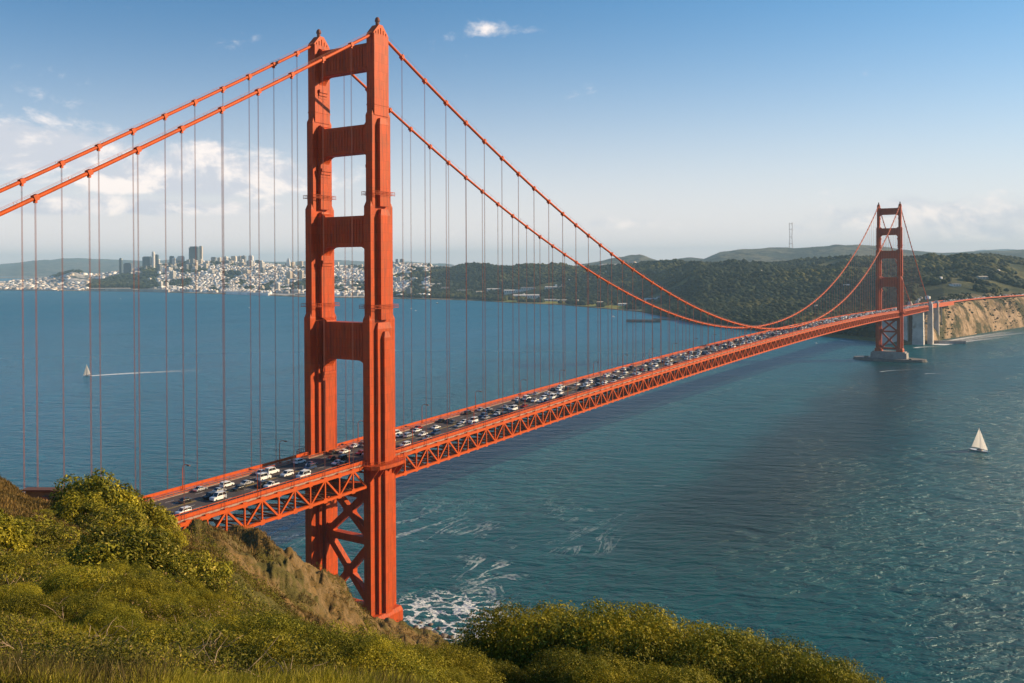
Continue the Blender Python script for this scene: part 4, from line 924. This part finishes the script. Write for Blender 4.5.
# long low sheds and rows along the shore
def shed(px, y, wpx, hpx, col, label, fdist=1.0, rz=None):
    px = float(px); h = yh(px); dc, d1, z1, d2, z2 = [float(v[0]) for v in far_cols(np.array([px]))]
    D = min(dc*1.03+0, 99999) if y is None else None
    lo, hi = dc+10, d2
    for _ in range(40):
        mid = (lo+hi)/2; zz = float(farz(np.array([px]), np.array([mid]))[0][0]); ys = h+(CAM[2]-zz)*F/mid
        if ys > y: lo = mid
        else: hi = mid
    D = lo; z, x, yy = [float(v[0]) for v in farz(np.array([px]), np.array([D]))]; w = wpx*D/F; hh = hpx*D/F
    mb = MB(); mb.box(-w/2, w/2, -8, 8, -12, hh*.75); mb.prism([(-8.5, hh*.75), (8.5, hh*.75), (0, hh)], -w/2-.5, w/2+.5, 'x', 1)
    n = max(3, int(w/9)); [mb.box(-w/2+w*(k+.3)/n, -w/2+w*(k+.7)/n, -8.15, 8.15, hh*.2, hh*.5, 2) for k in range(n)]
    o = mb.build('long_shed', [BCOL[col], BCOL[col] if rb.random() < .6 else ROOF, WINM]); o.location = (x, yy, z); o.rotation_euler[2] = -YAW*0+(-math.atan2(1, 1)*0)+(.65 if rz is None else rz); tag(o, label, 'building', 'long low buildings along the shore')
SH = [(418, 288, 12, 3.2, 'white', 'white'), (433, 286.5, 20, 3, 'white', 'white'), (420, 292, 14, 2.4, 'cream', 'cream'), (446, 290.5, 10, 3.6, 'cream', 'cream'), (465, 292.5, 16, 3, 'white', 'white'), (480, 294, 8, 3, 'cream', 'cream'), (496, 291.5, 18, 3.2, 'white', 'white'),
      (513, 293, 18, 3.4, 'white', 'white'), (528, 290, 14, 3, 'white', 'white'), (526, 298.5, 26, 4.2, 'white', 'white'), (507, 299, 12, 3, 'grey', 'grey'), (549, 301, 14, 2, 'white', 'white'), (562, 301.5, 10, 2, 'white', 'white'), (583, 303, 14, 2, 'white', 'white'), (600, 303.5, 12, 2.2, 'cream', 'cream'),
      (624, 305.5, 12, 2.4, 'white', 'white'), (551, 289, 12, 2.6, 'white', 'white'), (563, 288.5, 8, 2.6, 'cream', 'cream'), (652, 301, 14, 3, 'white', 'white'), (661, 300, 8, 4, 'white', 'white'), (706, 306, 12, 2, 'cream', 'cream'), (742, 300, 10, 2.4, 'white', 'white'), (850, 287, 10, 3, 'white', 'white'), (866, 288, 8, 2.6, 'white', 'white'),
      (955, 286, 8, 2.6, 'white', 'white'), (982, 279, 9, 3, 'cream', 'cream'), (1004, 296, 5, 1.6, 'white', 'white'), (110, 290.5, 40, 2.6, 'cream', 'cream'), (150, 291, 34, 2.2, 'cream', 'cream'), (245, 293, 40, 2.6, 'white', 'white'), (300, 295.5, 10, 2.4, 'cream', 'cream'), (20, 289.5, 18, 2, 'cream', 'cream'), (60, 289.5, 22, 2, 'white', 'white')]
for i, (px, y, w, h, c, cn) in enumerate(SH):
    where = 'at the far left waterline' if px < 90 else 'at the waterline below the city' if px < 330 else ('right of the near tower' if px < 470 else 'by the lawn shore behind the suspenders' if px < 640 else 'in the dark woods beyond the span' if px < 880 else 'on the hill behind the far tower')
    long_ = 'long' if w > 15 else 'short'; shed(px, y, w, h, c, f'{long_} low {cn} gabled building {where}')
# pale seawall under the wooded point, low bluff band along the city waterline
def seawall(px0, px1, h, label, m_):
    pts = [wxy(p, float(far_cols(np.array([float(p)]))[0][0])+6) for p in np.arange(px0, px1, 3.0)]; mb = MB()
    for a, b_ in zip(pts[:-1], pts[1:]): mb.beam((*a, h/2-1), (*b_, h/2-1), 12, h+2)
    tag(mb.build('seawall', m_), label, 'seawall')
seawall(97, 172, 17, 'long pale seawall along the water under the wooded point at left', HC)
seawall(227, 271, 13, 'pale pier shed wall on the waterline left of the near tower', HW)
seawall(-20, 60, 7, 'low pale quay at the far left waterline', HC)
# scrub on the far bluff
a, b = pick(1500, (938, 1060), .0, .14, lambda p, d: fbm(p*.09, d*.02, 8, 3) > -.02); woods('bluff_scrub', a, b, 1.0, 3.0, FOR, .6, 'low scrub patches on the tan bluff below the approach road')
# mast on the hill
mb = MB(); Dm = 8950; hx, hy = wxy(791, Dm); zb_ = zof(791, 249, Dm); hm = zof(791, 222.5, Dm)-zb_
for s in (-1, 1):
    for t_ in (-1, 1): mb.beam((s*16, t_*16, -20), (s*9, t_*9, hm*.45), 2.4, 2.4); mb.beam((s*9, t_*9, hm*.45), (s*12, t_*12, hm*.75), 2.2, 2.2); mb.beam((s*12, t_*12, hm*.75), (s*12, t_*12, hm), 2, 2)
for z, w in ((hm*.2, 14), (hm*.45, 10), (hm*.75, 13), (hm*.95, 13)):
    for s in (-1, 1): mb.beam((-w, s*w, z), (w, s*w, z), 3, 3); mb.beam((s*w, -w, z), (s*w, w, z), 3, 3)
o = mb.build('radio_mast', mat('mast_steel', (.35, .2, .17), .7)); o.location = (hx, hy, zb_); tag(o, 'tall lattice radio mast on the hazy hill crest', 'mast')

# ---------------------------------------------------------------- boats
def sailboat(px, y, hpx, label, rz, heel=0):
    D = Dwater(px, y); x, yy = wxy(px, D); Hm = hpx*D/F; L = Hm*.72
    r = tag(empty('sailboat', (x, yy, 0), rz), label, 'sailboat', None); r.rotation_euler[1] = heel
    mb = MB(); st = [(-.5, .10, .50), (-.3, .145, .46), (0, .16, .44), (.25, .12, .46), (.42, .05, .52), (.5, .004, .56)]; ring = []
    for (u, w, fz) in st:
        for (a, b) in ((-1, 1), (-.75, .3), (0, -.25), (.75, .3), (1, 1)): ring.append((w*a*L, u*L, (fz*b*.22 if b > 0 else b*.12)*L*.6))
    n = 5; fs = [(i*n+k, i*n+k+1, (i+1)*n+k+1, (i+1)*n+k) for i in range(5) for k in range(4)]+[(i*n, (i+1)*n, (i+1)*n+4, i*n+4) for i in range(5)]+[tuple(range(5))]
    mb.add(ring, fs); mb.build('hull', HULLW, r)
    dk = .065*L
    mb = MB(); mb.box(-.07*L, .07*L, -.12*L, .18*L, dk*.8, dk+.05*L, tx=.02*L, ty=.03*L); mb.build('cabin', WOOD, r)
    mb = MB(); mb.tube([(0, .08*L, dk), (0, .06*L, Hm)], [.012*L, .006*L], 6); mb.build('mast', WOOD, r)
    mb = MB(); mb.tube([(0, .07*L, dk+.10*L), (.05*L, -.42*L, dk+.10*L)], .01*L, 6); mb.build('boom', WOOD, r)
    def sail(name, A, B, C, belly):
        mb = MB(); A, B, C = map(Vector, (A, B, C)); n = 8; vs = []; fs = []; nrm = (B-A).cross(C-A).normalized()
        for i in range(n+1):
            for j in range(n+1):
                u = i/n; v = j/n*(1-u); p = A+(B-A)*v+(C-A)*u; vs.append(p+nrm*belly*math.sin(math.pi*min(1, u+.15))*math.sin(math.pi*(v/(1-u+1e-6)) if u < 1 else 0)*(1-u))
        for i in range(n):
            for j in range(n): a = i*(n+1)+j; fs.append((a, a+1, a+n+2, a+n+1))
        n0 = len(vs); mb.add(vs, fs); o = mb.build(name, SAIL, r); md = o.modifiers.new('thickness', 'SOLIDIFY'); md.thickness = .01*L
    sail('mainsail', (0, .06*L, dk+.12*L), (.05*L, -.40*L, dk+.12*L), (0, .06*L, Hm*.98), .05*L)
    sail('jib', (0, .46*L, dk+.06*L), (.05*L, .05*L, dk+.10*L), (0, .075*L, Hm*.86), .05*L)
    return r
sailboat(979.5, 451.5, 25, 'white sailboat with two raised sails alone on the water at right', 1.05+math.pi, .06)
sb = sailboat(86.5, 376.5, 12.5, 'small white sailboat trailing a long wake at left', 2.7, .05)
# its wake: foam lying on the surface behind the stern
WK = bpy.data.materials.new('wake_foam'); WK.use_nodes = True; t = NT(WK.node_tree); g = t.n('ShaderNodeNewGeometry'); b = t.n('ShaderNodeBsdfPrincipled'); b.inputs['Base Color'].default_value = (.7, .72, .72, 1); b.inputs['Roughness'].default_value = .7
tc = t.n('ShaderNodeAttribute', attribute_name='fade'); s3 = t.n('ShaderNodeSeparateColor'); t.l(tc.outputs['Color'], s3.inputs[0])
t.l(t.m('MULTIPLY', s3.outputs[0], t.ramp(t.noise(g.outputs['Position'], .12, 4, .6), .2, .5)), b.inputs['Alpha']); t.l(b.outputs[0], t.n('ShaderNodeOutputMaterial').inputs[0])
def wake(p0, p1, w0, w1, amp=1.0, label=None):
    A = np.array(p0); B = np.array(p1); d = (B-A)/np.hypot(*(B-A)); n = np.array([-d[1], d[0]]); V = []; C_ = []; Fc = []; N = 60
    for i in range(N+1):
        u = i/N; c = A+(B-A)*u+n*3*math.sin(u*5); w = w0+(w1-w0)*u
        for k, e in ((-1, 0), (-.6, 1-.3*u), (0, 1-u*1.1), (.6, 1-.3*u), (1, 0)): V.append((*(c+n*w*k), .06)); C_.append((max(0, e)*(1-u)**.8*amp, 0, 0))
    for i in range(N):
        for k in range(4): a = i*5+k; Fc.append((a, a+1, a+6, a+5))
    o = npmesh('wake', V, Fc, WK, attr={'fade': np.array(C_)}); tag(o, label, 'wake', kind='stuff')
wake(wxy(89, Dwater(89, 376)), wxy(205, Dwater(205, 369.5)), 5, 12, 1.6, 'pale wake trailing from the small sailboat at left')
def motorboat(px, y, wpx, label, rz=.9, col=HULLW):
    D = Dwater(px, y); x, yy = wxy(px, D); L = wpx*D/F*1.2
    r = tag(empty('motorboat', (x, yy, 0), rz), label, 'boat', 'small boats far out on the bay'); mb = MB(); ring = []
    for (u, w, h) in ((-.5, .16, .09), (0, .18, .10), (.3, .13, .12), (.5, .01, .15)):
        for (a, b) in ((-1, 1), (-.7, -.3), (.7, -.3), (1, 1)): ring.append((w*a*L, u*L, h*b*L))
    mb.add(ring, [(i*4+k, i*4+k+1, i*4+k+5, i*4+k+4) for i in range(3) for k in range(3)]+[(i*4, i*4+4, i*4+7, i*4+3) for i in range(3)]+[(0, 1, 2, 3)]); mb.build('hull', col, r)
    mb = MB(); mb.box(-.1*L, .1*L, -.25*L, .12*L, .08*L, .22*L, tx=.02*L, ty=.05*L); mb.box(-.11*L, .11*L, -.2*L, .05*L, .22*L, .25*L); mb.build('cabin', HULLW, r)
for (px, y, w, lb) in ((411, 309, 3.5, 'white motorboat near the shore just right of the near tower'), (415.5, 311, 3, 'smaller white boat beside the motorboat right of the near tower'), (120.5, 299, 2.4, 'tiny white boat off the seawall at left'), (249, 308, 2.6, 'tiny white boat off the city left of the near tower'),
                       (613, 317, 4, 'white boat close to the lawn shore behind the suspenders'), (816, 343.5, 2.6, 'small white boat under the span near the far tower'), (682, 320.5, 4, 'white boat at the dark jetty below mid span cable'), (437, 303.5, 4, 'dark boat near the shore right of the near tower')):
    motorboat(px, y, w, lb, col=WOOD if lb.startswith('dark') else HULLW)
def jetty(px0, px1, y, wd, h, label, mtl):
    D = Dwater((px0+px1)/2, y); a = wxy(px0, D); b_ = wxy(px1, D*.995); mb = MB(); mb.beam((*a, h/2-1), (*b_, h/2-1), wd, h+2)
    n = 9
    for k in range(n): u = k/(n-1); mb.beam((a[0]+(b_[0]-a[0])*u, a[1]+(b_[1]-a[1])*u, -3), (a[0]+(b_[0]-a[0])*u, a[1]+(b_[1]-a[1])*u, h+1.3), 2, wd+2)
    o = mb.build('breakwater', mtl); tag(o, label, 'breakwater')
jetty(631, 656, 322, 22, 5, 'dark low breakwater standing off the shore below the cable', CONCD)
jetty(656, 676, 320, 12, 3, 'dark curved jetty joining the wooded shore', CONCD)
jetty(631, 650, 311, 14, 3, 'thin pale jetty at the end of the lawn shore', CONC)
jetty(938, 962, 343.5, 10, 4, 'low grey seawall in the surf at the foot of the pylons', CONC)
# surf at the foot of the far bluff
for (p0, p1, w, am) in (((938, 345), (1000, 336), 22, 1.0), ((955, 341), (1024, 331), 26, .9), ((915, 348), (940, 346), 8, .8), ((840, 340.5), (866, 343.5), 8, .9), ((880, 372), (918, 369), 3, .5), ((925, 374), (950, 374), 3, .6)):
    wake(wxy(p0[0], Dwater(*p0)), wxy(p1[0], Dwater(*p1)), w*.6, w, am*1.3, 'white surf along the foot of the far shore')

# ---------------------------------------------------------------- foreground plants
def leafcloud(centres, radii, n, size, up=.12, seed=0, shell=.80):
    g = np.random.default_rng(seed); c = np.asarray(centres, float); r = np.asarray(radii, float); p = (r**2)/np.sum(r**2); k = g.choice(len(c), n, p=p)
    d = g.normal(size=(n, 3)); d[:, 2] = d[:, 2]*.8+.25; d /= np.linalg.norm(d, axis=1)[:, None]
    rad = r[k]*(shell+(1.06-shell)*g.random(n)**.6); bumpy = 1+.16*np.sin(d[:, 0]*9+k)*np.sin(d[:, 1]*8+k*2)+.10*np.sin(d[:, 2]*15+k)
    C = c[k]+d*(rad*bumpy)[:, None]*np.array([1, 1, .82])
    nr = d+g.normal(size=(n, 3))*.38+np.array([0, 0, up]); nr /= np.linalg.norm(nr, axis=1)[:, None]
    a = np.cross(nr, g.normal(size=(n, 3))); a /= np.linalg.norm(a, axis=1)[:, None]; b = np.cross(nr, a); s = size*g.uniform(.6, 1.35, n)[:, None]
    V = np.stack([C-a*s*.9, C-b*s*.36, C+a*s*.9, C+b*s*.36+nr*s*.2], 1).reshape(-1, 3); Fc = np.arange(n*4).reshape(-1, 4); return V, Fc
def make_shrub(i, spread, nl, n, size, m=LEAF, stems=5, flat=.62, lob=(.20, .40)):
    g = np.random.default_rng(100+i); cs = []; rs = []; ht = spread*flat
    for k in range(nl):      # clumps set over a dome, each a little head of leaves
        u = (k+.5)/nl; ph = k*2.39996+g.uniform(-.25, .25); cz = 1-u*1.02; q = math.sqrt(max(0, 1-cz*cz)); rj = g.uniform(.74, 1.04)
        rr = spread*g.uniform(*lob); cs.append((spread*.86*q*rj*math.cos(ph), spread*.86*q*rj*math.sin(ph), ht*(max(cz, -.05)*rj)+.12*spread)); rs.append(rr)
    V, Fc = leafcloud(cs, rs, n, size, seed=i); r = empty('shrub'); npmesh('foliage', V, Fc, m, r)
    mb = MB()
    for k in range(min(stems*2, nl)):
        c = cs[k]; mb.tube([(g.uniform(-.1, .1), g.uniform(-.1, .1), -.3), (c[0]*.35+g.uniform(-.1, .1), c[1]*.35, c[2]*.45), (c[0]*.9, c[1]*.9, c[2]*.95)], [.06*spread*.5, .035*spread*.5, .01], 5)
    mb.build('stem', BARK, r); kids(r); [kids(c) for c in kids(r)]; return r
SHR = [make_shrub(1, 2.2, 62, 34000, .036, lob=(.12, .23)), make_shrub(2, 2.0, 48, 30000, .036, lob=(.14, .25)), make_shrub(3, 1.8, 44, 27000, .034, flat=.75, lob=(.14, .26)), make_shrub(4, 2.4, 72, 36000, .036, flat=.55, lob=(.11, .22))]
SHM = [make_shrub(11, 2.0, 34, 7500, .085, LEAF2, lob=(.15, .27)), make_shrub(12, 1.8, 30, 7500, .085, LEAF, flat=.8, lob=(.16, .30)), make_shrub(13, 2.2, 38, 7500, .085, LEAF2, flat=.5, lob=(.14, .26))]
used_s = {}
def put(P, px, D, sc, label, group, dz=0, rz=None, tiltz=None):
    x, y = wxy(px, D); z = float(ground(np.array([x]), np.array([y]))[0])+dz; rz = random.uniform(0, 6.28) if rz is None else rz
    if P.name not in used_s: used_s[P.name] = 1; o = P; o.location = (x, y, z); o.rotation_euler = (0, 0, rz); o.scale = (sc,)*3 if not isinstance(sc, tuple) else sc
    else: o = dup(P, (x, y, z), rz, sc)
    tag(o, label, 'shrub', group); return o
rs = random.Random(3)
FG = [ # px, D, scale, along the bottom edge: crest line of bushes
 (455, 34, 1.0), (478, 33, 1.15), (505, 31, 1.2), (535, 30, 1.35), (565, 30, 1.55), (600, 29, 1.6), (635, 28, 1.55), (668, 28, 1.35), (700, 27, 1.3), (735, 27, 1.15), (768, 26, 1.1), (800, 26, 1.0), (832, 25, .8), (860, 24, .5),
 (430, 30, .8), (405, 29, .7), (380, 30, .7), (355, 31, .7), (330, 33, .75)]
crest = {455: 646, 478: 634, 505: 622, 535: 612, 565: 607, 600: 605, 635: 606, 668: 616, 700: 625, 735: 637, 768: 637, 800: 645, 832: 656, 860: 676, 430: 655, 405: 652, 380: 650, 355: 647, 330: 640}
for k, (px, D, sc) in enumerate(FG):
    x, y = wxy(px, D); z = float(ground(np.array([x]), np.array([y]))[0]); top = zof(px, crest[px]+2, D); P = SHR[k % 4]; hgt = {0: 1.92, 1: 1.78, 2: 1.92, 3: 1.85}[k % 4]
    s_ = max(.45, (top-z)/hgt); sw = min(s_*.85, float(np.interp(px, [430, 500, 560, 740, 800, 860], [.7, 1.1, 1.7, 1.6, 1.05, .6])))
    where = 'the bottom centre' if 430 <= px <= 700 else ('the bottom right' if px > 700 else 'the slope below the near tower')
    put(P, px, D, (sw, sw, s_), f'dense green leafy shrub in the clump at {where}' if px >= 430 else f'dark leafy shrub on {where}', 'shrubs along the bottom edge')
for k in range(34):   # the ranks in front of the crest, filling to the bottom edge
    px = rs.uniform(415, 850); D = rs.uniform(15, 26); cy = np.interp(px, [415, 480, 600, 700, 850], [690, 676, 648, 672, 715])+(26-D)*5+rs.uniform(-10, 22)
    x, y = wxy(px, D); z = float(ground(np.array([x]), np.array([y]))[0]); top = zof(px, cy, D); s_ = (top-z)/1.6
    if s_ < .25: continue
    sw = min(s_*.9, 1.1); where = 'the bottom centre' if px <= 700 else 'the bottom right'
    put(rs.choice(SHR), px, D, (sw, sw, s_), f'dense green leafy shrub in the clump at {where}', 'shrubs along the bottom edge')
# the big bush at left and its neighbours
for (px, D, sc, lb) in ((92, 92, 2.75, 'big round green bush standing on the left ridge'), (122, 96, 2.2, 'right half of the big bush mass on the left ridge'), (150, 104, 1.2, 'bush on the ridge sloping down towards the bridge deck'), (75, 86, 1.7, 'bush at the left foot of the big ridge bush'),
                        (110, 84, 1.9, 'lower front bush below the big ridge bush'), (146, 96, 1.8, 'leafy bush right of the big ridge bush'), (178, 125, .9, 'low bush where the ridge meets the bridge deck')):
    put(rs.choice(SHM[:2]) if sc < 2 else SHM[1], px, D, sc, lb, 'bushes on the left ridge', -.3)
nsh = 0
for k in range(1500):
    px = rs.uniform(-40, 440); D = math.exp(rs.uniform(math.log(16), math.log(190))); x, y = wxy(px, D)
    lim = float(np.interp(px, [0, 60, 110, 160, 190, 245, 300, 350, 400, 440], [70, 78, 112, 108, 84, 62, 50, 44, 44, 44]))
    if D > lim: 
        if rs.random() > .12 or D > lim*2.6: continue
    if D < 24 and rs.random() < .3 and px < 330: continue
    f = float(fbm(np.array([x*.09]), np.array([y*.09]), 55, 3)[0])
    if f < -.12: continue
    if D < 42: P = rs.choice(SHR); sc = rs.uniform(.25, .6)
    else: P = rs.choice(SHM); sc = (rs.uniform(.5, 1.3) if px < 190 else rs.uniform(.35, .8)) if D < lim*.9 else rs.uniform(.3, .6)
    zone_ = 'near foreground grass at lower left' if D < 42 else ('left hillside between grass and ridge' if D < lim else 'brown slope running down to the near tower')
    put(P, px, D, (sc*1.15, sc*1.15, sc), f'low green shrub on the {zone_}', 'shrubs scattered over the hillside', -.12); nsh += 1
    if nsh >= 240: break
# grass and low cover
def grass(name, n, pxr, Dr, hr, wd, m, label, cat, keep=None, lean=.35):
    px = RNG.uniform(*pxr, n); D = np.exp(RNG.uniform(math.log(Dr[0]), math.log(Dr[1]), n)); tt = (px-362)/F
    x = CAM[0]+D*(math.sin(YAW)+tt*math.cos(YAW)); y = CAM[1]+D*(math.cos(YAW)-tt*math.sin(YAW))
    if keep is not None: k = keep(px, D, x, y); px, D, x, y = px[k], D[k], x[k], y[k]; n = len(px)
    z = ground(x, y); h = RNG.uniform(*hr, n)*(.7+.6*np.clip(fbm(x*.5, y*.5, 8, 3)+.5, 0, 1)); w = wd*(D/18)**.6*RNG.uniform(.6, 1.4, n); a = RNG.uniform(0, 6.28, n)
    la = RNG.uniform(0, 6.28, n); ln = lean*h*RNG.uniform(.2, 1.6, n); bx = np.cos(a)*w/2; by = np.sin(a)*w/2; lx = np.cos(la)*ln+.12*h; ly = np.sin(la)*ln
    V = np.stack([np.stack([x-bx, y-by, z-.03], 1), np.stack([x+bx, y+by, z-.03], 1), np.stack([x+bx*.7+lx*.35, y+by*.7+ly*.35, z+h*.6], 1), np.stack([x-bx*.7+lx*.35, y-by*.7+ly*.35, z+h*.6], 1), np.stack([x+lx, y+ly, z+h], 1)], 1).reshape(-1, 3)
    i = np.arange(n)*5; T = np.concatenate([np.stack([i, i+1, i+2], 1), np.stack([i, i+2, i+3], 1), np.stack([i+3, i+2, i+4], 1)])
    # keep each blade's faces together for per-island shading
    o = npmesh(name, V, T, m); tag(o, label, cat, kind='stuff')
G0 = lambda px, D, x, y: (fbm(x*.16, y*.16, 66, 3) > .02)
grass('grass', 260000, (-60, 420), (9, 34), (.10, .32), .02, GRASSM, 'long green grass on the foreground slope', 'grass', G0)
grass('dry_grass', 60000, (-60, 430), (9, 70), (.2, .5), .018, DRYG, 'dry straw coloured blades among the green grass', 'grass', lambda px, D, x, y: fbm(x*.11, y*.11, 70, 3) > .05)
SLOPEG = leafmat('slope_grass_blades', (.25, .155, .045), (.15, .105, .03), (.34, .22, .08), .4)
grass('hill_grass', 320000, (-60, 450), (48, 260), (.2, .5), .03, SLOPEG, 'tawny grass over the brown slope', 'grass', lambda px, D, x, y: fbm(x*.06, y*.06, 71, 4) > -.1, .5)
def cover(name, n, pxr, Dr, size, m, label, keep):
    px = RNG.uniform(*pxr, n); D = np.exp(RNG.uniform(math.log(Dr[0]), math.log(Dr[1]), n)); tt = (px-362)/F
    x = CAM[0]+D*(math.sin(YAW)+tt*math.cos(YAW)); y = CAM[1]+D*(math.cos(YAW)-tt*math.sin(YAW)); k = keep(px, D, x, y); px, D, x, y = px[k], D[k], x[k], y[k]; n = len(px)
    hump = np.clip(fbm(x*.38, y*.38, 91, 3)*1.5+.35, 0, 1); C = np.stack([x, y, ground(x, y)+hump*RNG.uniform(.2, 1, n)*1.5*np.clip(D/40, .5, 1.3)], 1)
    nr = RNG.normal(size=(n, 3))*.6+np.array([0, 0, .8]); nr /= np.linalg.norm(nr, axis=1)[:, None]; a = np.cross(nr, RNG.normal(size=(n, 3))); a /= np.linalg.norm(a, axis=1)[:, None]; b = np.cross(nr, a); s = (size*(D/25)**.75*RNG.uniform(.5, 1.4, n))[:, None]
    V = np.stack([C-a*s, C-b*s*.4, C+a*s, C+b*s*.4], 1).reshape(-1, 3); o = npmesh(name, V, np.arange(n*4).reshape(-1, 4), m); tag(o, label, 'ground cover', kind='stuff')
cover('ground_cover', 330000, (-60, 450), (13, 120), .045, LEAF2, 'low tangled green brush covering the hillside',
      lambda px, D, x, y: (fbm(x*.16, y*.16, 66, 3) < .12) & (D < np.interp(px, [0, 60, 110, 160, 190, 245, 300, 350, 400, 440], [74, 80, 112, 112, 88, 66, 54, 46, 46, 46])*1.03) )
BRUSH = leafmat('brown_brush', (.24, .15, .06), (.13, .09, .035), (.38, .26, .13))
cover('brown_brush', 90000, (-60, 450), (13, 110), .034, BRUSH, 'reddish brown dry brush among the green plants on the hillside', lambda px, D, x, y: (fbm(x*.21, y*.21, 87, 3) > .12) & (D < np.interp(px, [0, 110, 190, 245, 300, 350, 440], [90, 100, 110, 90, 70, 56, 70])))
cover('slope_scrub', 240000, (190, 455), (75, 265), .034, LEAF2, 'small dark green scrub patches clinging to the brown slope', lambda px, D, x, y: (fbm(x*.10, y*.10, 93, 4) > .2))
# dead twigs
mb = MB(); rt_ = random.Random(9)
for k in range(170):
    px = rt_.uniform(-10, 430); D = math.exp(rt_.uniform(math.log(14), math.log(55))); x, y = wxy(px, D); z = float(ground(np.array([x]), np.array([y]))[0]); a = rt_.uniform(0, 6.28)
    for q in range(rt_.randint(2, 5)):
        aa = a+rt_.uniform(-.9, .9); L = rt_.uniform(.25, .75); p = [(x, y, z+.1)]
        for s_ in range(4): aa += rt_.uniform(-.6, .6); p.append((p[-1][0]+math.cos(aa)*L/4, p[-1][1]+math.sin(aa)*L/4, p[-1][2]+rt_.uniform(.0, .26)*L))
        w = .008*(D/20)**.5; mb.tube(p, [w*1.3, w*1.1, w, w*.8, w*.4], 4)
o = mb.build('dead_twigs', TWIG); tag(o, 'pale bare twigs sticking out of the hillside brush', 'twigs', kind='stuff')
# old battery bunker behind the left ridge
bx_, by_ = wxy(42, 112); bz = zof(42, 500, 112); bk = tag(empty('bunker', (bx_, by_, bz), -YAW-.2), 'old low concrete bunker with a rusty red roof edge left of the big bush', 'bunker')
mb = MB(); mb.box(-2.1, 2.3, -.5, .6, -4, 1.05); mb.build('wall', mat('bunker_render', (.22, .15, .10), .9, noise=[(1.2, (.12, .08, .05), .4, .7)]), bk)
mb = MB(); mb.prism([(-2.6, 1.05), (2.8, 1.05), (2.8, 1.2), (1.2, 1.35), (-2.6, 1.2)], -.7, .8); mb.build('roof', mat('rusty_red_roof', (.13, .055, .035), .8), bk)
mb = MB(); mb.box(.3, 1.0, -1.1, -.5, -2.5, .6); mb.build('pillar', mat('brick_pillar', (.24, .11, .07), .9), bk)

# boulders in the surf at the foot of the slope
ROCKM = mat('wet_rock', (.10, .075, .055), .6, noise=[(.5, (.2, .15, .11), .45, .65)], bump=(1.5, .8, .4)); rk = random.Random(21)
for k, (px, y, s_) in enumerate(((414, 629, 1.6), (424, 632, 2.6), (432, 635, 2.0), (441, 638, 2.4), (429, 626, 1.1), (449, 639, 1.5), (437, 630, .9), (419, 624, .9))):
    x, yy = wxy(px, Dwater(px, y)); v = IV.copy(); v = v*np.array([s_*rk.uniform(.8, 1.4), s_, s_*rk.uniform(.5, .8)])*RNG.uniform(.75, 1.2, (len(IV), 1))
    o = npmesh('boulder', v, IF, ROCKM); o.location = (x, yy, .1); o.rotation_euler[2] = rk.uniform(0, 6); tag(o, 'dark wet boulder in the surf below the near tower', 'rock', 'boulders in the surf')
